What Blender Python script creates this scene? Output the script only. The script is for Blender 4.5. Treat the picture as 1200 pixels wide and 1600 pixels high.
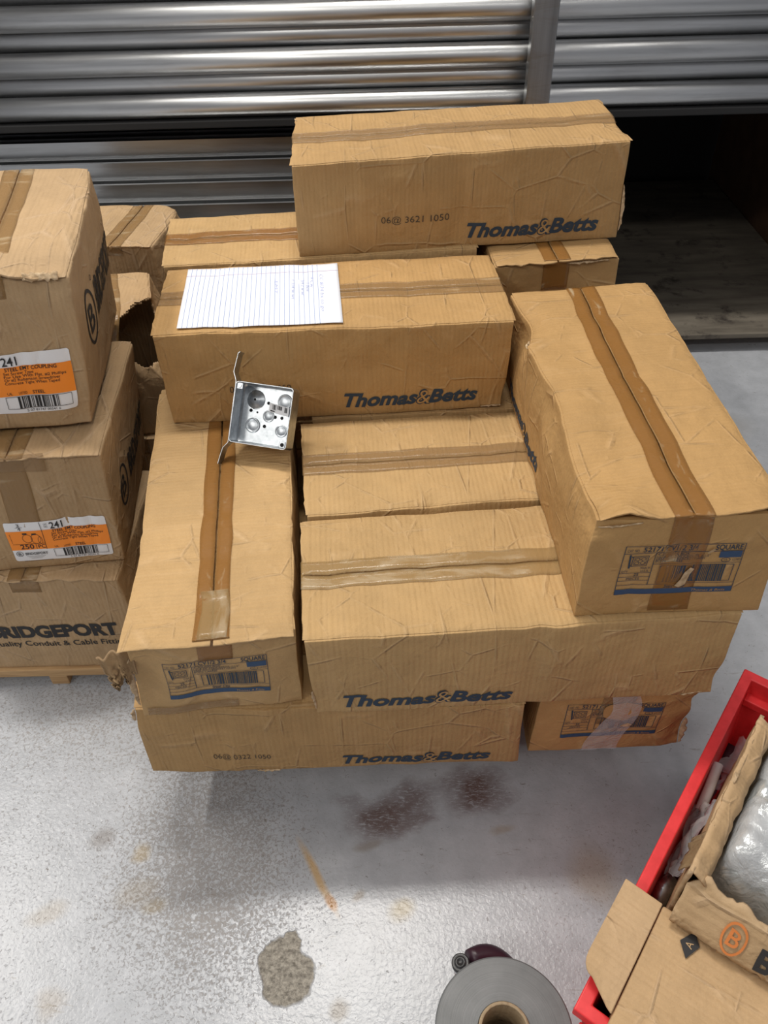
import bpy, bmesh, math, random
from math import sin, cos, radians, pi, exp
from mathutils import Vector, Matrix, noise, Euler

for o in list(bpy.data.objects): bpy.data.objects.remove(o)
scene = bpy.context.scene
COL = scene.collection

# ------------------------------------------------------------------ camera
ZC, PITCH, ROLL, FPX = 1.34289, 0.745860, 0.0262034, 1254.79
CAM = Vector((0, 0, ZC))
_f = Vector((0, cos(PITCH), -sin(PITCH))); _r = Vector((1, 0, 0)); _d = Vector((0, -sin(PITCH), -cos(PITCH)))
RIGHT = cos(ROLL)*_r + sin(ROLL)*_d
DOWN = -sin(ROLL)*_r + cos(ROLL)*_d
FWD = _f
def ray(px, py): return RIGHT*((px-600)/FPX) + DOWN*((py-800)/FPX) + FWD
def atz(px, py, z):
    d = ray(px, py); return CAM + d*((z-ZC)/d.z)
def aty(px, py, y):
    d = ray(px, py); return CAM + d*(y/d.y)
def proj(p):
    q = p-CAM; w = q.dot(FWD); return (600+FPX*q.dot(RIGHT)/w, 800+FPX*q.dot(DOWN)/w, w)
cd = bpy.data.cameras.new('camera'); cam = bpy.data.objects.new('camera', cd); COL.objects.link(cam)
cam.matrix_world = Matrix(((RIGHT.x, -DOWN.x, -FWD.x, CAM.x), (RIGHT.y, -DOWN.y, -FWD.y, CAM.y), (RIGHT.z, -DOWN.z, -FWD.z, CAM.z), (0, 0, 0, 1)))
cd.sensor_fit = 'VERTICAL'; cd.sensor_height = 36.0; cd.lens = 36.0*FPX/1600; cd.clip_start = 0.02
scene.camera = cam

# ------------------------------------------------------------------ light
w = bpy.data.worlds.new('warehouse_air'); scene.world = w; w.use_nodes = True
w.node_tree.nodes['Background'].inputs[0].default_value = (0.94, 0.95, 1.0, 1)
w.node_tree.nodes['Background'].inputs[1].default_value = 0.27
def tube_light(name, x, y, z, sx, sy, power, col=(1.0, 0.955, 0.88)):
    l = bpy.data.lights.new(name, 'AREA'); l.shape = 'RECTANGLE'; l.size = sx; l.size_y = sy; l.energy = power; l.color = col
    o = bpy.data.objects.new(name, l); COL.objects.link(o); o.location = (x, y, z); return o
tube_light('ceiling_tube_light', -0.30, 1.75, 3.9, 1.3, 0.25, 80)
tube_light('ceiling_tube_light', -2.6, 1.7, 3.9, 0.25, 1.8, 84)
tube_light('ceiling_tube_light', -3.0, -1.6, 3.9, 0.25, 1.8, 40)
tube_light('ceiling_tube_light', 2.9, 1.0, 3.9, 0.25, 1.8, 12)
tube_light('ceiling_tube_light', -0.3, -1.9, 3.9, 6.0, 0.25, 50)
vs = scene.view_settings
vs.view_transform = 'Standard'; vs.look = 'None'; vs.exposure = 0.06; vs.gamma = 1.0; vs.use_curve_mapping = False

# ------------------------------------------------------------------ helpers
def tag(o, label=None, cat=None, group=None, kind=None):
    if label: o['label'] = label
    if cat: o['category'] = cat
    if group: o['group'] = group
    if kind: o['kind'] = kind
    return o
def empty(name, loc=(0, 0, 0), rz=0.0):
    o = bpy.data.objects.new(name, None); COL.objects.link(o); o.location = loc; o.rotation_euler = (0, 0, rz); o.empty_display_size = .05
    return o
def mobj(name, verts, faces, mat, parent=None, smooth=False, matidx=None):
    me = bpy.data.meshes.new(name); me.from_pydata([tuple(v) for v in verts], [], faces); me.update()
    mats = mat if isinstance(mat, (list, tuple)) else [mat]
    for m in mats: me.materials.append(m)
    if matidx: me.polygons.foreach_set('material_index', matidx)
    if smooth: me.polygons.foreach_set('use_smooth', [True]*len(me.polygons))
    o = bpy.data.objects.new(name, me); COL.objects.link(o)
    if parent: o.parent = parent
    return o
def bmobj(name, bm, mat, parent=None, smooth=False):
    me = bpy.data.meshes.new(name); bm.normal_update(); bm.to_mesh(me); bm.free()
    me.materials.append(mat)
    if smooth: me.polygons.foreach_set('use_smooth', [True]*len(me.polygons))
    o = bpy.data.objects.new(name, me); COL.objects.link(o)
    if parent: o.parent = parent
    return o
def bevel(o, wd, seg=2, ang=40):
    m = o.modifiers.new('bevel', 'BEVEL'); m.width = wd; m.segments = seg; m.limit_method = 'ANGLE'; m.angle_limit = radians(ang)
    return o
def box_vf(x0, x1, y0, y1, z0, z1):
    v = [(x, y, z) for z in (z0, z1) for y in (y0, y1) for x in (x0, x1)]
    f = [(0, 2, 3, 1), (4, 5, 7, 6), (0, 1, 5, 4), (2, 6, 7, 3), (0, 4, 6, 2), (1, 3, 7, 5)]
    return v, f
def boxobj(name, b, mat, parent=None, bv=0.0):
    v, f = box_vf(*b); o = mobj(name, v, f, mat, parent)
    if bv: bevel(o, bv)
    return o
def grid_box(x0, x1, y0, y1, z0, z1, step, skip=(), ycuts=()):
    """closed box with every face cut into a grid; shared vertices"""
    def cuts(a, b): 
        n = max(1, int(math.ceil((b-a)/step))); return [a+(b-a)*i/n for i in range(n+1)]
    X, Y, Z = cuts(x0, x1), cuts(y0, y1), cuts(z0, z1)
    if ycuts: Y = sorted([y for y in Y if all(abs(y-c) > .0025 for c in ycuts)]+list(ycuts))
    if z1-z0 < 0.006: Z = [z0, z1]
    verts, idx, faces = [], {}, []
    def vid(i, j, k):
        key = (i, j, k)
        if key not in idx: idx[key] = len(verts); verts.append(Vector((X[i], Y[j], Z[k])))
        return idx[key]
    nx, ny, nz = len(X)-1, len(Y)-1, len(Z)-1
    for i in range(nx):
        for j in range(ny):
            if 'bottom' not in skip: faces.append((vid(i, j, 0), vid(i, j+1, 0), vid(i+1, j+1, 0), vid(i+1, j, 0)))
            if 'top' not in skip: faces.append((vid(i, j, nz), vid(i+1, j, nz), vid(i+1, j+1, nz), vid(i, j+1, nz)))
        for k in range(nz):
            faces.append((vid(i, 0, k), vid(i+1, 0, k), vid(i+1, 0, k+1), vid(i, 0, k+1)))
            faces.append((vid(i, ny, k), vid(i, ny, k+1), vid(i+1, ny, k+1), vid(i+1, ny, k)))
    for j in range(ny):
        for k in range(nz):
            faces.append((vid(0, j, k), vid(0, j, k+1), vid(0, j+1, k+1), vid(0, j+1, k)))
            faces.append((vid(nx, j, k), vid(nx, j+1, k), vid(nx, j+1, k+1), vid(nx, j, k+1)))
    return verts, faces
def tube_mesh(pts, r, seg=10, cap=True):
    verts, faces = [], []
    n = len(pts); pts = [Vector(p) for p in pts]
    rr = r if isinstance(r, (list, tuple)) else [r]*n
    up = Vector((0, 0, 1))
    for i, p in enumerate(pts):
        t = (pts[min(i+1, n-1)]-pts[max(i-1, 0)]).normalized()
        a = t.cross(up)
        if a.length < 1e-4: a = t.cross(Vector((1, 0, 0)))
        a.normalize(); b = t.cross(a)
        for k in range(seg):
            an = 2*pi*k/seg; verts.append(p + a*(rr[i]*cos(an)) + b*(rr[i]*sin(an)))
    for i in range(n-1):
        for k in range(seg):
            k2 = (k+1) % seg; faces.append((i*seg+k, i*seg+k2, (i+1)*seg+k2, (i+1)*seg+k))
    if cap:
        faces.append(tuple(range(seg))[::-1]); faces.append(tuple((n-1)*seg+k for k in range(seg)))
    return verts, faces
def lathe(profile, seg=48, closed=False):
    verts, faces = [], []
    n = len(profile)
    for k in range(seg):
        a = 2*pi*k/seg
        for (r, z) in profile: verts.append((r*cos(a), r*sin(a), z))
    m = n if closed else n-1
    for k in range(seg):
        k2 = (k+1) % seg
        for i in range(m):
            i2 = (i+1) % n; faces.append((k*n+i, k2*n+i, k2*n+i2, k*n+i2))
    return verts, faces
def n3(p, s, seed=0.0):
    q = Vector((p[0]*s+seed, p[1]*s+seed*1.7, p[2]*s-seed*.6))
    return noise.noise_vector(q)

# ------------------------------------------------------------------ materials
class NT:
    def __init__(self, name):
        self.m = bpy.data.materials.new(name); self.m.use_nodes = True
        self.t = self.m.node_tree; self.n = self.t.nodes; self.b = self.n['Principled BSDF']
    def add(self, typ, **kw):
        nd = self.n.new(typ)
        for k, v in kw.items():
            if hasattr(nd, k): setattr(nd, k, v)
            else: nd.inputs[k.replace('_', ' ')].default_value = v
        return nd
    def link(self, a, b): self.t.links.new(a, b)
    def coord(self, which='Object', scale=(1, 1, 1), rot=(0, 0, 0)):
        tc = self.add('ShaderNodeTexCoord'); mp = self.add('ShaderNodeMapping')
        mp.inputs['Scale'].default_value = scale; mp.inputs['Rotation'].default_value = rot
        self.link(tc.outputs[which], mp.inputs[0]); return mp.outputs[0]
    def noise(self, vec, scale, detail=4, rough=.55, dist=0.0):
        nd = self.add('ShaderNodeTexNoise'); nd.inputs['Scale'].default_value = scale; nd.inputs['Detail'].default_value = detail
        nd.inputs['Roughness'].default_value = rough; nd.inputs['Distortion'].default_value = dist
        self.link(vec, nd.inputs['Vector']); return nd.outputs['Fac']
    def ramp(self, fac, stops):
        r = self.add('ShaderNodeValToRGB'); e = r.color_ramp.elements
        while len(e) < len(stops): e.new(.5)
        for el, (p, c) in zip(e, stops):
            el.position = p; el.color = c if len(c) == 4 else (*c, 1)
        self.link(fac, r.inputs[0]); return r.outputs[0]
    def math(self, op, a, b=None, clamp=False):
        m = self.add('ShaderNodeMath'); m.operation = op; m.use_clamp = clamp
        for i, x in enumerate((a, b)):
            if x is None: continue
            if isinstance(x, (int, float)): m.inputs[i].default_value = x
            else: self.link(x, m.inputs[i])
        return m.outputs[0]
    def mix(self, fac, a, b, mode='MIX'):
        m = self.add('ShaderNodeMix'); m.data_type = 'RGBA'; m.blend_type = mode
        for s, x in ((m.inputs[0], fac), (m.inputs[6], a), (m.inputs[7], b)):
            if isinstance(x, (int, float)): s.default_value = x
            elif isinstance(x, tuple): s.default_value = x if len(x) == 4 else (*x, 1)
            else: self.link(x, s)
        return m.outputs[2]
    def bump(self, h, strength=.3, dist=.001, normal=None):
        b = self.add('ShaderNodeBump'); b.inputs['Strength'].default_value = strength; b.inputs['Distance'].default_value = dist
        self.link(h, b.inputs['Height'])
        if normal: self.link(normal, b.inputs['Normal'])
        return b.outputs[0]
    def set(self, **kw):
        for k, v in kw.items():
            s = self.b.inputs[k.replace('_', ' ')]
            if hasattr(v, 'is_output') or isinstance(v, bpy.types.NodeSocket): self.link(v, s)
            else: s.default_value = (*v, 1) if isinstance(v, tuple) and len(v) == 3 and s.type == 'RGBA' else v
        return self
def plain(name, col, rough=.6, metal=0.0, **kw):
    t = NT(name); t.set(Base_Color=col, Roughness=rough, Metallic=metal)
    for k, v in kw.items(): t.set(**{k: v})
    return t.m
def cardboard(name, col, seed, flute='x'):
    t = NT(name); v = t.coord('Object'); mp = v.node; mp.inputs['Location'].default_value = (seed*3.1, seed*1.3, seed*.7)
    big = t.noise(v, 5, 3); mid = t.noise(v, 38, 4); fib = t.noise(v, 420, 3, .7)
    d = tuple(c*.80 for c in col); l = tuple(min(1, c*1.14) for c in col)
    c1 = t.ramp(big, [(.3, d), (.7, l)])
    c2 = t.mix(.35, c1, t.ramp(mid, [(.3, d), (.7, l)]))
    c3 = t.mix(.22, c2, t.ramp(fib, [(.3, tuple(c*.72 for c in col)), (.7, l)]))
    # scuffs: pale rubbed patches
    v2 = t.coord('Object', (1, 1, 1)); sc = t.noise(v2, 9, 6, .7, .6); sm = t.ramp(sc, [(.60, (0, 0, 0)), (.74, (1, 1, 1))])
    pale = (min(1, col[0]*1.25+.03), min(1, col[1]*1.3+.035), min(1, col[2]*1.45+.04))
    c4 = t.mix(t.math('MULTIPLY', sm, .35), c3, pale)
    wv = t.add('ShaderNodeTexWave'); wv.wave_type = 'BANDS'; wv.bands_direction = 'X' if flute == 'x' else 'Y'
    wv.inputs['Scale'].default_value = 40; wv.inputs['Distortion'].default_value = 1.2; wv.inputs['Detail'].default_value = 2
    t.link(v, wv.inputs['Vector'])
    # long soft creases
    def crease(sc, rot, thr, seed2):
        vc = t.coord('Object', sc, rot); vc.node.inputs['Location'].default_value = (seed*2+seed2, seed2, seed); vo = t.add('ShaderNodeTexVoronoi'); vo.feature = 'DISTANCE_TO_EDGE'; vo.inputs['Scale'].default_value = 1.0
        t.link(vc, vo.inputs['Vector']); ln = t.ramp(vo.outputs['Distance'], [(0, (1, 1, 1)), (thr, (0, 0, 0))])
        mk = t.ramp(t.noise(v, 11+seed2, 3), [(.46, (0, 0, 0)), (.60, (1, 1, 1))]); return t.math('MULTIPLY', ln, mk)
    cr = t.math('MAXIMUM', crease((15, 4.5, 4.5) if flute == 'x' else (4.5, 15, 4.5), (0, 0, .05), .035, 2.0), crease((9, 11, 11), (.3, .2, .6), .028, 5.0))
    c4 = t.mix(t.math('MULTIPLY', cr, .42), c4, pale)
    c4 = t.mix(t.math('MULTIPLY', wv.outputs['Fac'], .10), c4, d)
    vs_ = t.coord('Object', (26, 1.6, 1.6) if flute == 'x' else (1.6, 26, 1.6)); stk = t.noise(vs_, 1.6, 5, .62, .25); vs_.node.inputs['Location'].default_value = (seed*5, seed, seed)
    c4 = t.mix(t.math('MULTIPLY', t.ramp(stk, [(.50, (0, 0, 0)), (.66, (1, 1, 1))]), .13), c4, tuple(x*.80 for x in d))
    c4 = t.mix(t.math('MULTIPLY', t.ramp(stk, [(.30, (1, 1, 1)), (.42, (0, 0, 0))]), .12), c4, pale)
    gm_ = t.add('ShaderNodeNewGeometry'); c4 = t.mix(t.math('MULTIPLY', t.ramp(gm_.outputs['Pointiness'], [(.53, (0, 0, 0)), (.62, (1, 1, 1))]), .30), c4, pale)
    n0 = t.bump(t.noise(v, 13, 4, .6, .4), .50, .012); n0 = t.bump(stk, .38, .006, n0)
    n1 = t.bump(wv.outputs['Fac'], .30, .0012, n0)
    n2 = t.bump(cr, .60, .004, n1)
    n3_ = t.bump(t.noise(v, 38, 5, .6), .40, .0045, n2)
    n4 = t.bump(fib, .35, .0006, n3_)
    t.set(Base_Color=c4, Roughness=.72, Normal=n4); t.b.inputs['Specular IOR Level'].default_value = .28
    return t.m
TB = [cardboard('kraft_cardboard_%d' % i, c, i*2.3+1, 'x') for i, c in enumerate([(.46, .275, .110), (.50, .323, .150), (.425, .262, .112), (.48, .308, .138)])]
BP = [cardboard('tan_cardboard_%d' % i, c, i*1.9+9, 'x') for i, c in enumerate([(.45, .305, .168), (.43, .288, .155), (.45, .30, .16)])]
KRAFT = cardboard('smooth_kraft', (.50, .33, .175), 31)
INNER_SHADE = cardboard('shaded_inner_cardboard', (.27, .175, .09), 41)  # inner board, base tone darkened for the shadow on the torn scrap
def tape_mat(name, col, alpha, white):
    t = NT(name); v = t.coord('Object', (1, 1, 1)); a = t.noise(v, 30, 5, .65, 1.0)
    v2 = t.coord('Object', (2.5, 9, 9)); b = t.noise(v2, 4, 5, .6, .8)
    c = t.mix(t.ramp(b, [(white, (0, 0, 0)), (white+.1, (1, 1, 1))]), col, (.60, .46, .28))
    t.set(Base_Color=c, Roughness=.22, Alpha=alpha, Normal=t.bump(a, .55, .0022)); t.b.inputs['Specular IOR Level'].default_value = .6
    return t.m
TAPE = tape_mat('brown_packing_tape', (.36, .165, .04), .46, .60)
TAPE_B = tape_mat('tan_packing_tape', (.38, .225, .09), .42, .58)
TAPE_W = tape_mat('crinkled_packing_tape', (.46, .30, .13), .40, .50)
TAPE_D = tape_mat('clear_packing_tape', (.36, .22, .10), .30, .60)
BLUE = plain('blue_ink', (.024, .044, .074), .7)
INK = plain('black_ink', (.022, .021, .022), .7)
LBLUE = plain('label_blue_ink', (.028, .068, .145), .65)
DOT = plain('jet_ink', (.05, .04, .035), .8)
WHITE_P = plain('white_label_paper', (.80, .80, .82), .45)
ORANGE = plain('orange_label_ink', (.95, .27, .012), .45)
ORANGE_D = plain('orange_carton_ink', (.62, .20, .05), .7)
t = NT('torn_paper_core'); t.set(Base_Color=t.ramp(t.noise(t.coord(), 120, 4), [(.3, (.35, .23, .12)), (.7, (.66, .50, .32))]), Roughness=.9); TORN = t.m

def galv(name, base, rough, streak=(1.2, 40, 40), dirt=.3):
    t = NT(name); v = t.coord('Object', streak); s = t.noise(v, 2.2, 5, .6); v2 = t.coord('Object', (3, 20, 20)); g = t.noise(v2, 1.6, 6, .7, .8)
    c = t.ramp(s, [(.25, tuple(x*.72 for x in base)), (.75, tuple(min(1, x*1.12) for x in base))])
    c = t.mix(t.math('MULTIPLY', t.ramp(g, [(.5, (0, 0, 0)), (.72, (1, 1, 1))]), dirt), c, (.20, .16, .12))
    r = t.math('MULTIPLY_ADD', s, .22); r.node.inputs[2].default_value = rough-.11
    t.set(Base_Color=c, Metallic=1.0, Roughness=r, Normal=t.bump(g, .12, .001)); return t.m
PIPE = galv('galvanized_conduit', (.66, .665, .67), .36, (1.0, 26, 26), .18)
STRUT = galv('galvanized_strut', (.50, .51, .52), .33, (.8, 22, 22), .25)
POST = galv('dull_steel_post', (.30, .31, .32), .42, (30, 30, 1.2), .4)
t = NT('spangled_zinc'); v = t.coord('Object', (1, 1, 1)); vo = t.add('ShaderNodeTexVoronoi'); vo.inputs['Scale'].default_value = 210; t.link(v, vo.inputs['Vector'])
t.set(Base_Color=t.mix(.5, t.ramp(vo.outputs['Color'], [(.1, (.36, .39, .42)), (.9, (.60, .63, .66))]), t.ramp(t.noise(v, 60, 4), [(.3, (.34, .37, .40)), (.7, (.62, .65, .68))])), Metallic=1.0, Roughness=.33); ZINC = t.m
HOLE_SHADE = plain('hole_shade', (.006, .006, .007), .9)  # near-black disc colour painting the shade inside holes
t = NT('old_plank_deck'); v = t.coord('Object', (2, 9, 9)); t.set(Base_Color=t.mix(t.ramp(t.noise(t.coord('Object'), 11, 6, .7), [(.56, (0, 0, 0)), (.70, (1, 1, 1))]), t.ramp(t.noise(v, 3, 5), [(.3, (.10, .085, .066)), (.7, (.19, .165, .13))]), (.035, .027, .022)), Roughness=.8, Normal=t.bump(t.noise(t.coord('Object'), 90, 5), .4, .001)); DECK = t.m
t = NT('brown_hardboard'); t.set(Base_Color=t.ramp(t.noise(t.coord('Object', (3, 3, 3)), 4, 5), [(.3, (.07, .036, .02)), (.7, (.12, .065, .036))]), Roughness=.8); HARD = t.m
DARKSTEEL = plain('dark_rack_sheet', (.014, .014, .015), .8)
t = NT('pallet_pine'); v = t.coord('Object', (2, 30, 30)); t.set(Base_Color=t.ramp(t.noise(v, 3, 6, .6, .7), [(.3, (.36, .21, .095)), (.7, (.58, .38, .19))]), Roughness=.75, Normal=t.bump(t.noise(v, 5, 4), .3, .001)); PINE = t.m

# floor: glossy pale paint over concrete, orange-peel relief, worn and stained patches
def floor_material():
    t = NT('painted_concrete'); pos = t.coord('Object')
    wob = t.add('ShaderNodeTexNoise'); wob.inputs['Scale'].default_value = 14; wob.inputs['Detail'].default_value = 5; t.link(pos, wob.inputs['Vector'])
    sub = t.add('ShaderNodeVectorMath'); sub.operation = 'SUBTRACT'; t.link(wob.outputs['Color'], sub.inputs[0]); sub.inputs[1].default_value = (.5, .5, .5)
    def wobble(a):
        sc = t.add('ShaderNodeVectorMath'); sc.operation = 'SCALE'; t.link(sub.outputs[0], sc.inputs[0]); sc.inputs['Scale'].default_value = a
        ad = t.add('ShaderNodeVectorMath'); ad.operation = 'ADD'; t.link(pos, ad.inputs[0]); t.link(sc.outputs[0], ad.inputs[1]); return ad.outputs[0]
    w1, w2, w3, w4 = wobble(.09), wobble(.035), wobble(.06), wobble(.010)
    def ell(cx, cy, rx, ry, rot=0, soft=.25, src=None):
        mp = t.add('ShaderNodeMapping'); mp.vector_type = 'TEXTURE'
        mp.inputs['Location'].default_value = (cx, cy, 0); mp.inputs['Rotation'].default_value = (0, 0, rot); mp.inputs['Scale'].default_value = (rx, ry, 1)
        t.link(src or w1, mp.inputs[0])
        ln = t.add('ShaderNodeVectorMath'); ln.operation = 'LENGTH'; t.link(mp.outputs[0], ln.inputs[0])
        mr = t.add('ShaderNodeMapRange'); mr.inputs['From Min'].default_value = 1-soft; mr.inputs['From Max'].default_value = 1+soft
        mr.inputs['To Min'].default_value = 1; mr.inputs['To Max'].default_value = 0; t.link(ln.outputs['Value'], mr.inputs[0]); return mr.outputs[0]
    base = t.ramp(t.noise(pos, 3.5, 5), [(.3, (.35, .37, .405)), (.7, (.445, .463, .50))])
    base = t.mix(.5, base, t.ramp(t.noise(pos, 26, 5, .65), [(.35, (.34, .352, .375)), (.65, (.465, .48, .512))]))
    # fine dirt caught in the texture
    fine = t.noise(pos, 185, 3, .6, .8); big = t.noise(pos, 2.4, 4)
    worn_shade = ell(-.30, .60, .15, .21, 0.1, .55)  # worn speckle that also paints in the pile's dark shadow patch
    worn2 = ell(-.62, .70, .25, .3, .2, .6); worn3 = ell(.36, .56, .12, .16, .2, .7); worn4 = ell(-.5, .92, .35, .12, 0, .6)
    amt = t.math('ADD', t.math('MULTIPLY', worn_shade, .26), t.math('MULTIPLY', worn2, .08), True)
    amt = t.math('ADD', amt, t.math('MULTIPLY', worn3, .10), True); amt = t.math('ADD', amt, t.math('MULTIPLY', worn4, .14), True)
    thr = t.math('SUBTRACT', t.math('ADD', t.math('ADD', fine, amt), t.math('MULTIPLY', big, .14)), .725)
    dm = t.math('MULTIPLY', thr, 6, True)
    c = t.mix(t.math('MULTIPLY', dm, .62), base, (.21, .18, .155))
    # scattered specks and scratches
    spk = t.noise(pos, 95, 5, .75, 1.5); c = t.mix(t.math('MULTIPLY', t.ramp(spk, [(.63, (0, 0, 0)), (.67, (1, 1, 1))]), .75), c, (.14, .12, .10))
    mp = t.coord('Object', (4, 26, 1), (0, 0, .9)); scr = t.noise(mp, 3, 6, .75, .6); c = t.mix(t.math('MULTIPLY', t.ramp(scr, [(.63, (0, 0, 0)), (.67, (1, 1, 1))]), .5), c, (.20, .17, .14))
    grit = t.noise(pos, 300, 3, .8)
    gm = t.ramp(t.noise(t.coord('Object', (.5, 1.5, 1)), 170, 6, .8, .6), [(.36, (0, 0, 0)), (.50, (1, 1, 1))])
    # rusty dark scuffed patches in front of the cartons
    for (cx, cy, rx, ry, k) in ((-.008, .67, .058, .034, .9), (.035, .70, .045, .022, .6), (.152, .712, .048, .038, 1.0), (-.075, .70, .02, .012, .4), (.05, .655, .03, .012, .5)):
        c = t.mix(t.math('MULTIPLY', t.math('MULTIPLY', ell(cx, cy, rx, ry, .2, .55), gm), k), c, (.13, .085, .078))
    # tan smears
    for (cx, cy, rx, ry, k, col) in ((.33, .56, .035, .05, .4, (.33, .25, .15)), (.012, .512, .019, .017, .75, (.34, .28, .17)), (-.42, .55, .03, .02, .35, (.30, .24, .16)),
                                     (-.50, .64, .02, .016, .5, (.12, .09, .07)), (-.43, .615, .012, .014, .6, (.38, .30, .18)), (-.39, .53, .02, .012, .5, (.33, .27, .18)),
                                     (-.085, .375, .014, .013, .8, (.20, .17, .14)), (-.06, .535, .010, .007, .7, (.25, .21, .17)), (-.045, .62, .02, .007, .6, (.25, .22, .19)), (.19, .64, .02, .006, .5, (.30, .24, .17)),
                                     (-.56, .52, .03, .015, .4, (.33, .27, .19)), (-.52, .39, .02, .02, .4, (.30, .24, .17)), (.56, 1.55, .06, .05, .5, (.30, .26, .22)), (.9, 1.75, .1, .06, .4, (.3, .27, .23))):
        c = t.mix(t.math('MULTIPLY', ell(cx, cy, rx, ry, .3, .45, w2), k), c, col)
    # amber drip streak
    st = ell(-.126, .569, .0065, .056, .5, .5, w4)
    c = t.mix(t.math('MULTIPLY', st, .8), c, (.48, .30, .11)); drop = ell(-.103, .527, .008, .013, .5, .3, w4); c = t.mix(t.math('MULTIPLY', drop, .85), c, (.33, .15, .035))
    # chipped patch down to bare concrete
    chip = t.math('MAXIMUM', ell(-.168, .424, .040, .048, .15, .05, w3), ell(-.157, .464, .013, .014, 0, .08, w3))
    cc = t.ramp(t.noise(pos, 120, 6, .75), [(.36, (.10, .088, .072)), (.62, (.36, .33, .28))]); c = t.mix(chip, c, cc)
    peel = t.noise(pos, 150, 2, .5, .3); fl = t.math('ADD', t.math('MULTIPLY', peel, .6), t.math('MULTIPLY', dm, -.5))
    nb = t.bump(fl, .55, .0016); nb = t.bump(t.math('SUBTRACT', t.math('MULTIPLY', t.noise(pos, 170, 4, .7), t.math('MULTIPLY', chip, .6)), chip), .8, .003, nb)
    rough = t.math('ADD', .30, t.math('MULTIPLY', t.math('MAXIMUM', dm, chip), .42), True)
    t.set(Base_Color=c, Roughness=rough, Normal=nb); t.b.inputs['Specular IOR Level'].default_value = .5
    return t.m

# ------------------------------------------------------------------ setting
FLOOR = mobj('floor', [(-5, -3, 0), (5, -3, 0), (5, 6, 0), (-5, 6, 0)], [(0, 1, 2, 3)], floor_material()); tag(FLOOR, kind='structure')
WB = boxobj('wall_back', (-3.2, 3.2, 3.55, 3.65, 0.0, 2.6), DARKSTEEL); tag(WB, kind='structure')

# ------------------------------------------------------------------ lettering
_tcache = {}
def text_geo(s, off=0.0, shear=0.0, space=1.0):
    key = (s, off, shear, space)
    if key in _tcache: return _tcache[key]
    cu = bpy.data.curves.new('t', 'FONT'); cu.body = s; cu.size = 1.0; cu.offset = off; cu.shear = shear; cu.space_character = space
    cu.resolution_u = 3; cu.fill_mode = 'FRONT'
    o = bpy.data.objects.new('t', cu); COL.objects.link(o)
    dg = bpy.context.evaluated_depsgraph_get(); me = bpy.data.meshes.new_from_object(o.evaluated_get(dg))
    vs_ = [(v.co.x, v.co.y) for v in me.vertices]; fs = [tuple(p.vertices) for p in me.polygons]
    bpy.data.objects.remove(o); bpy.data.curves.remove(cu); bpy.data.meshes.remove(me)
    xs = [v[0] for v in vs_]; x0 = min(xs); wd = max(xs)-x0
    vs_ = [((x-x0)/wd, y) for x, y in vs_]       # x 0..1, y in ems
    _tcache[key] = (vs_, fs, wd); return _tcache[key]
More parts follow.
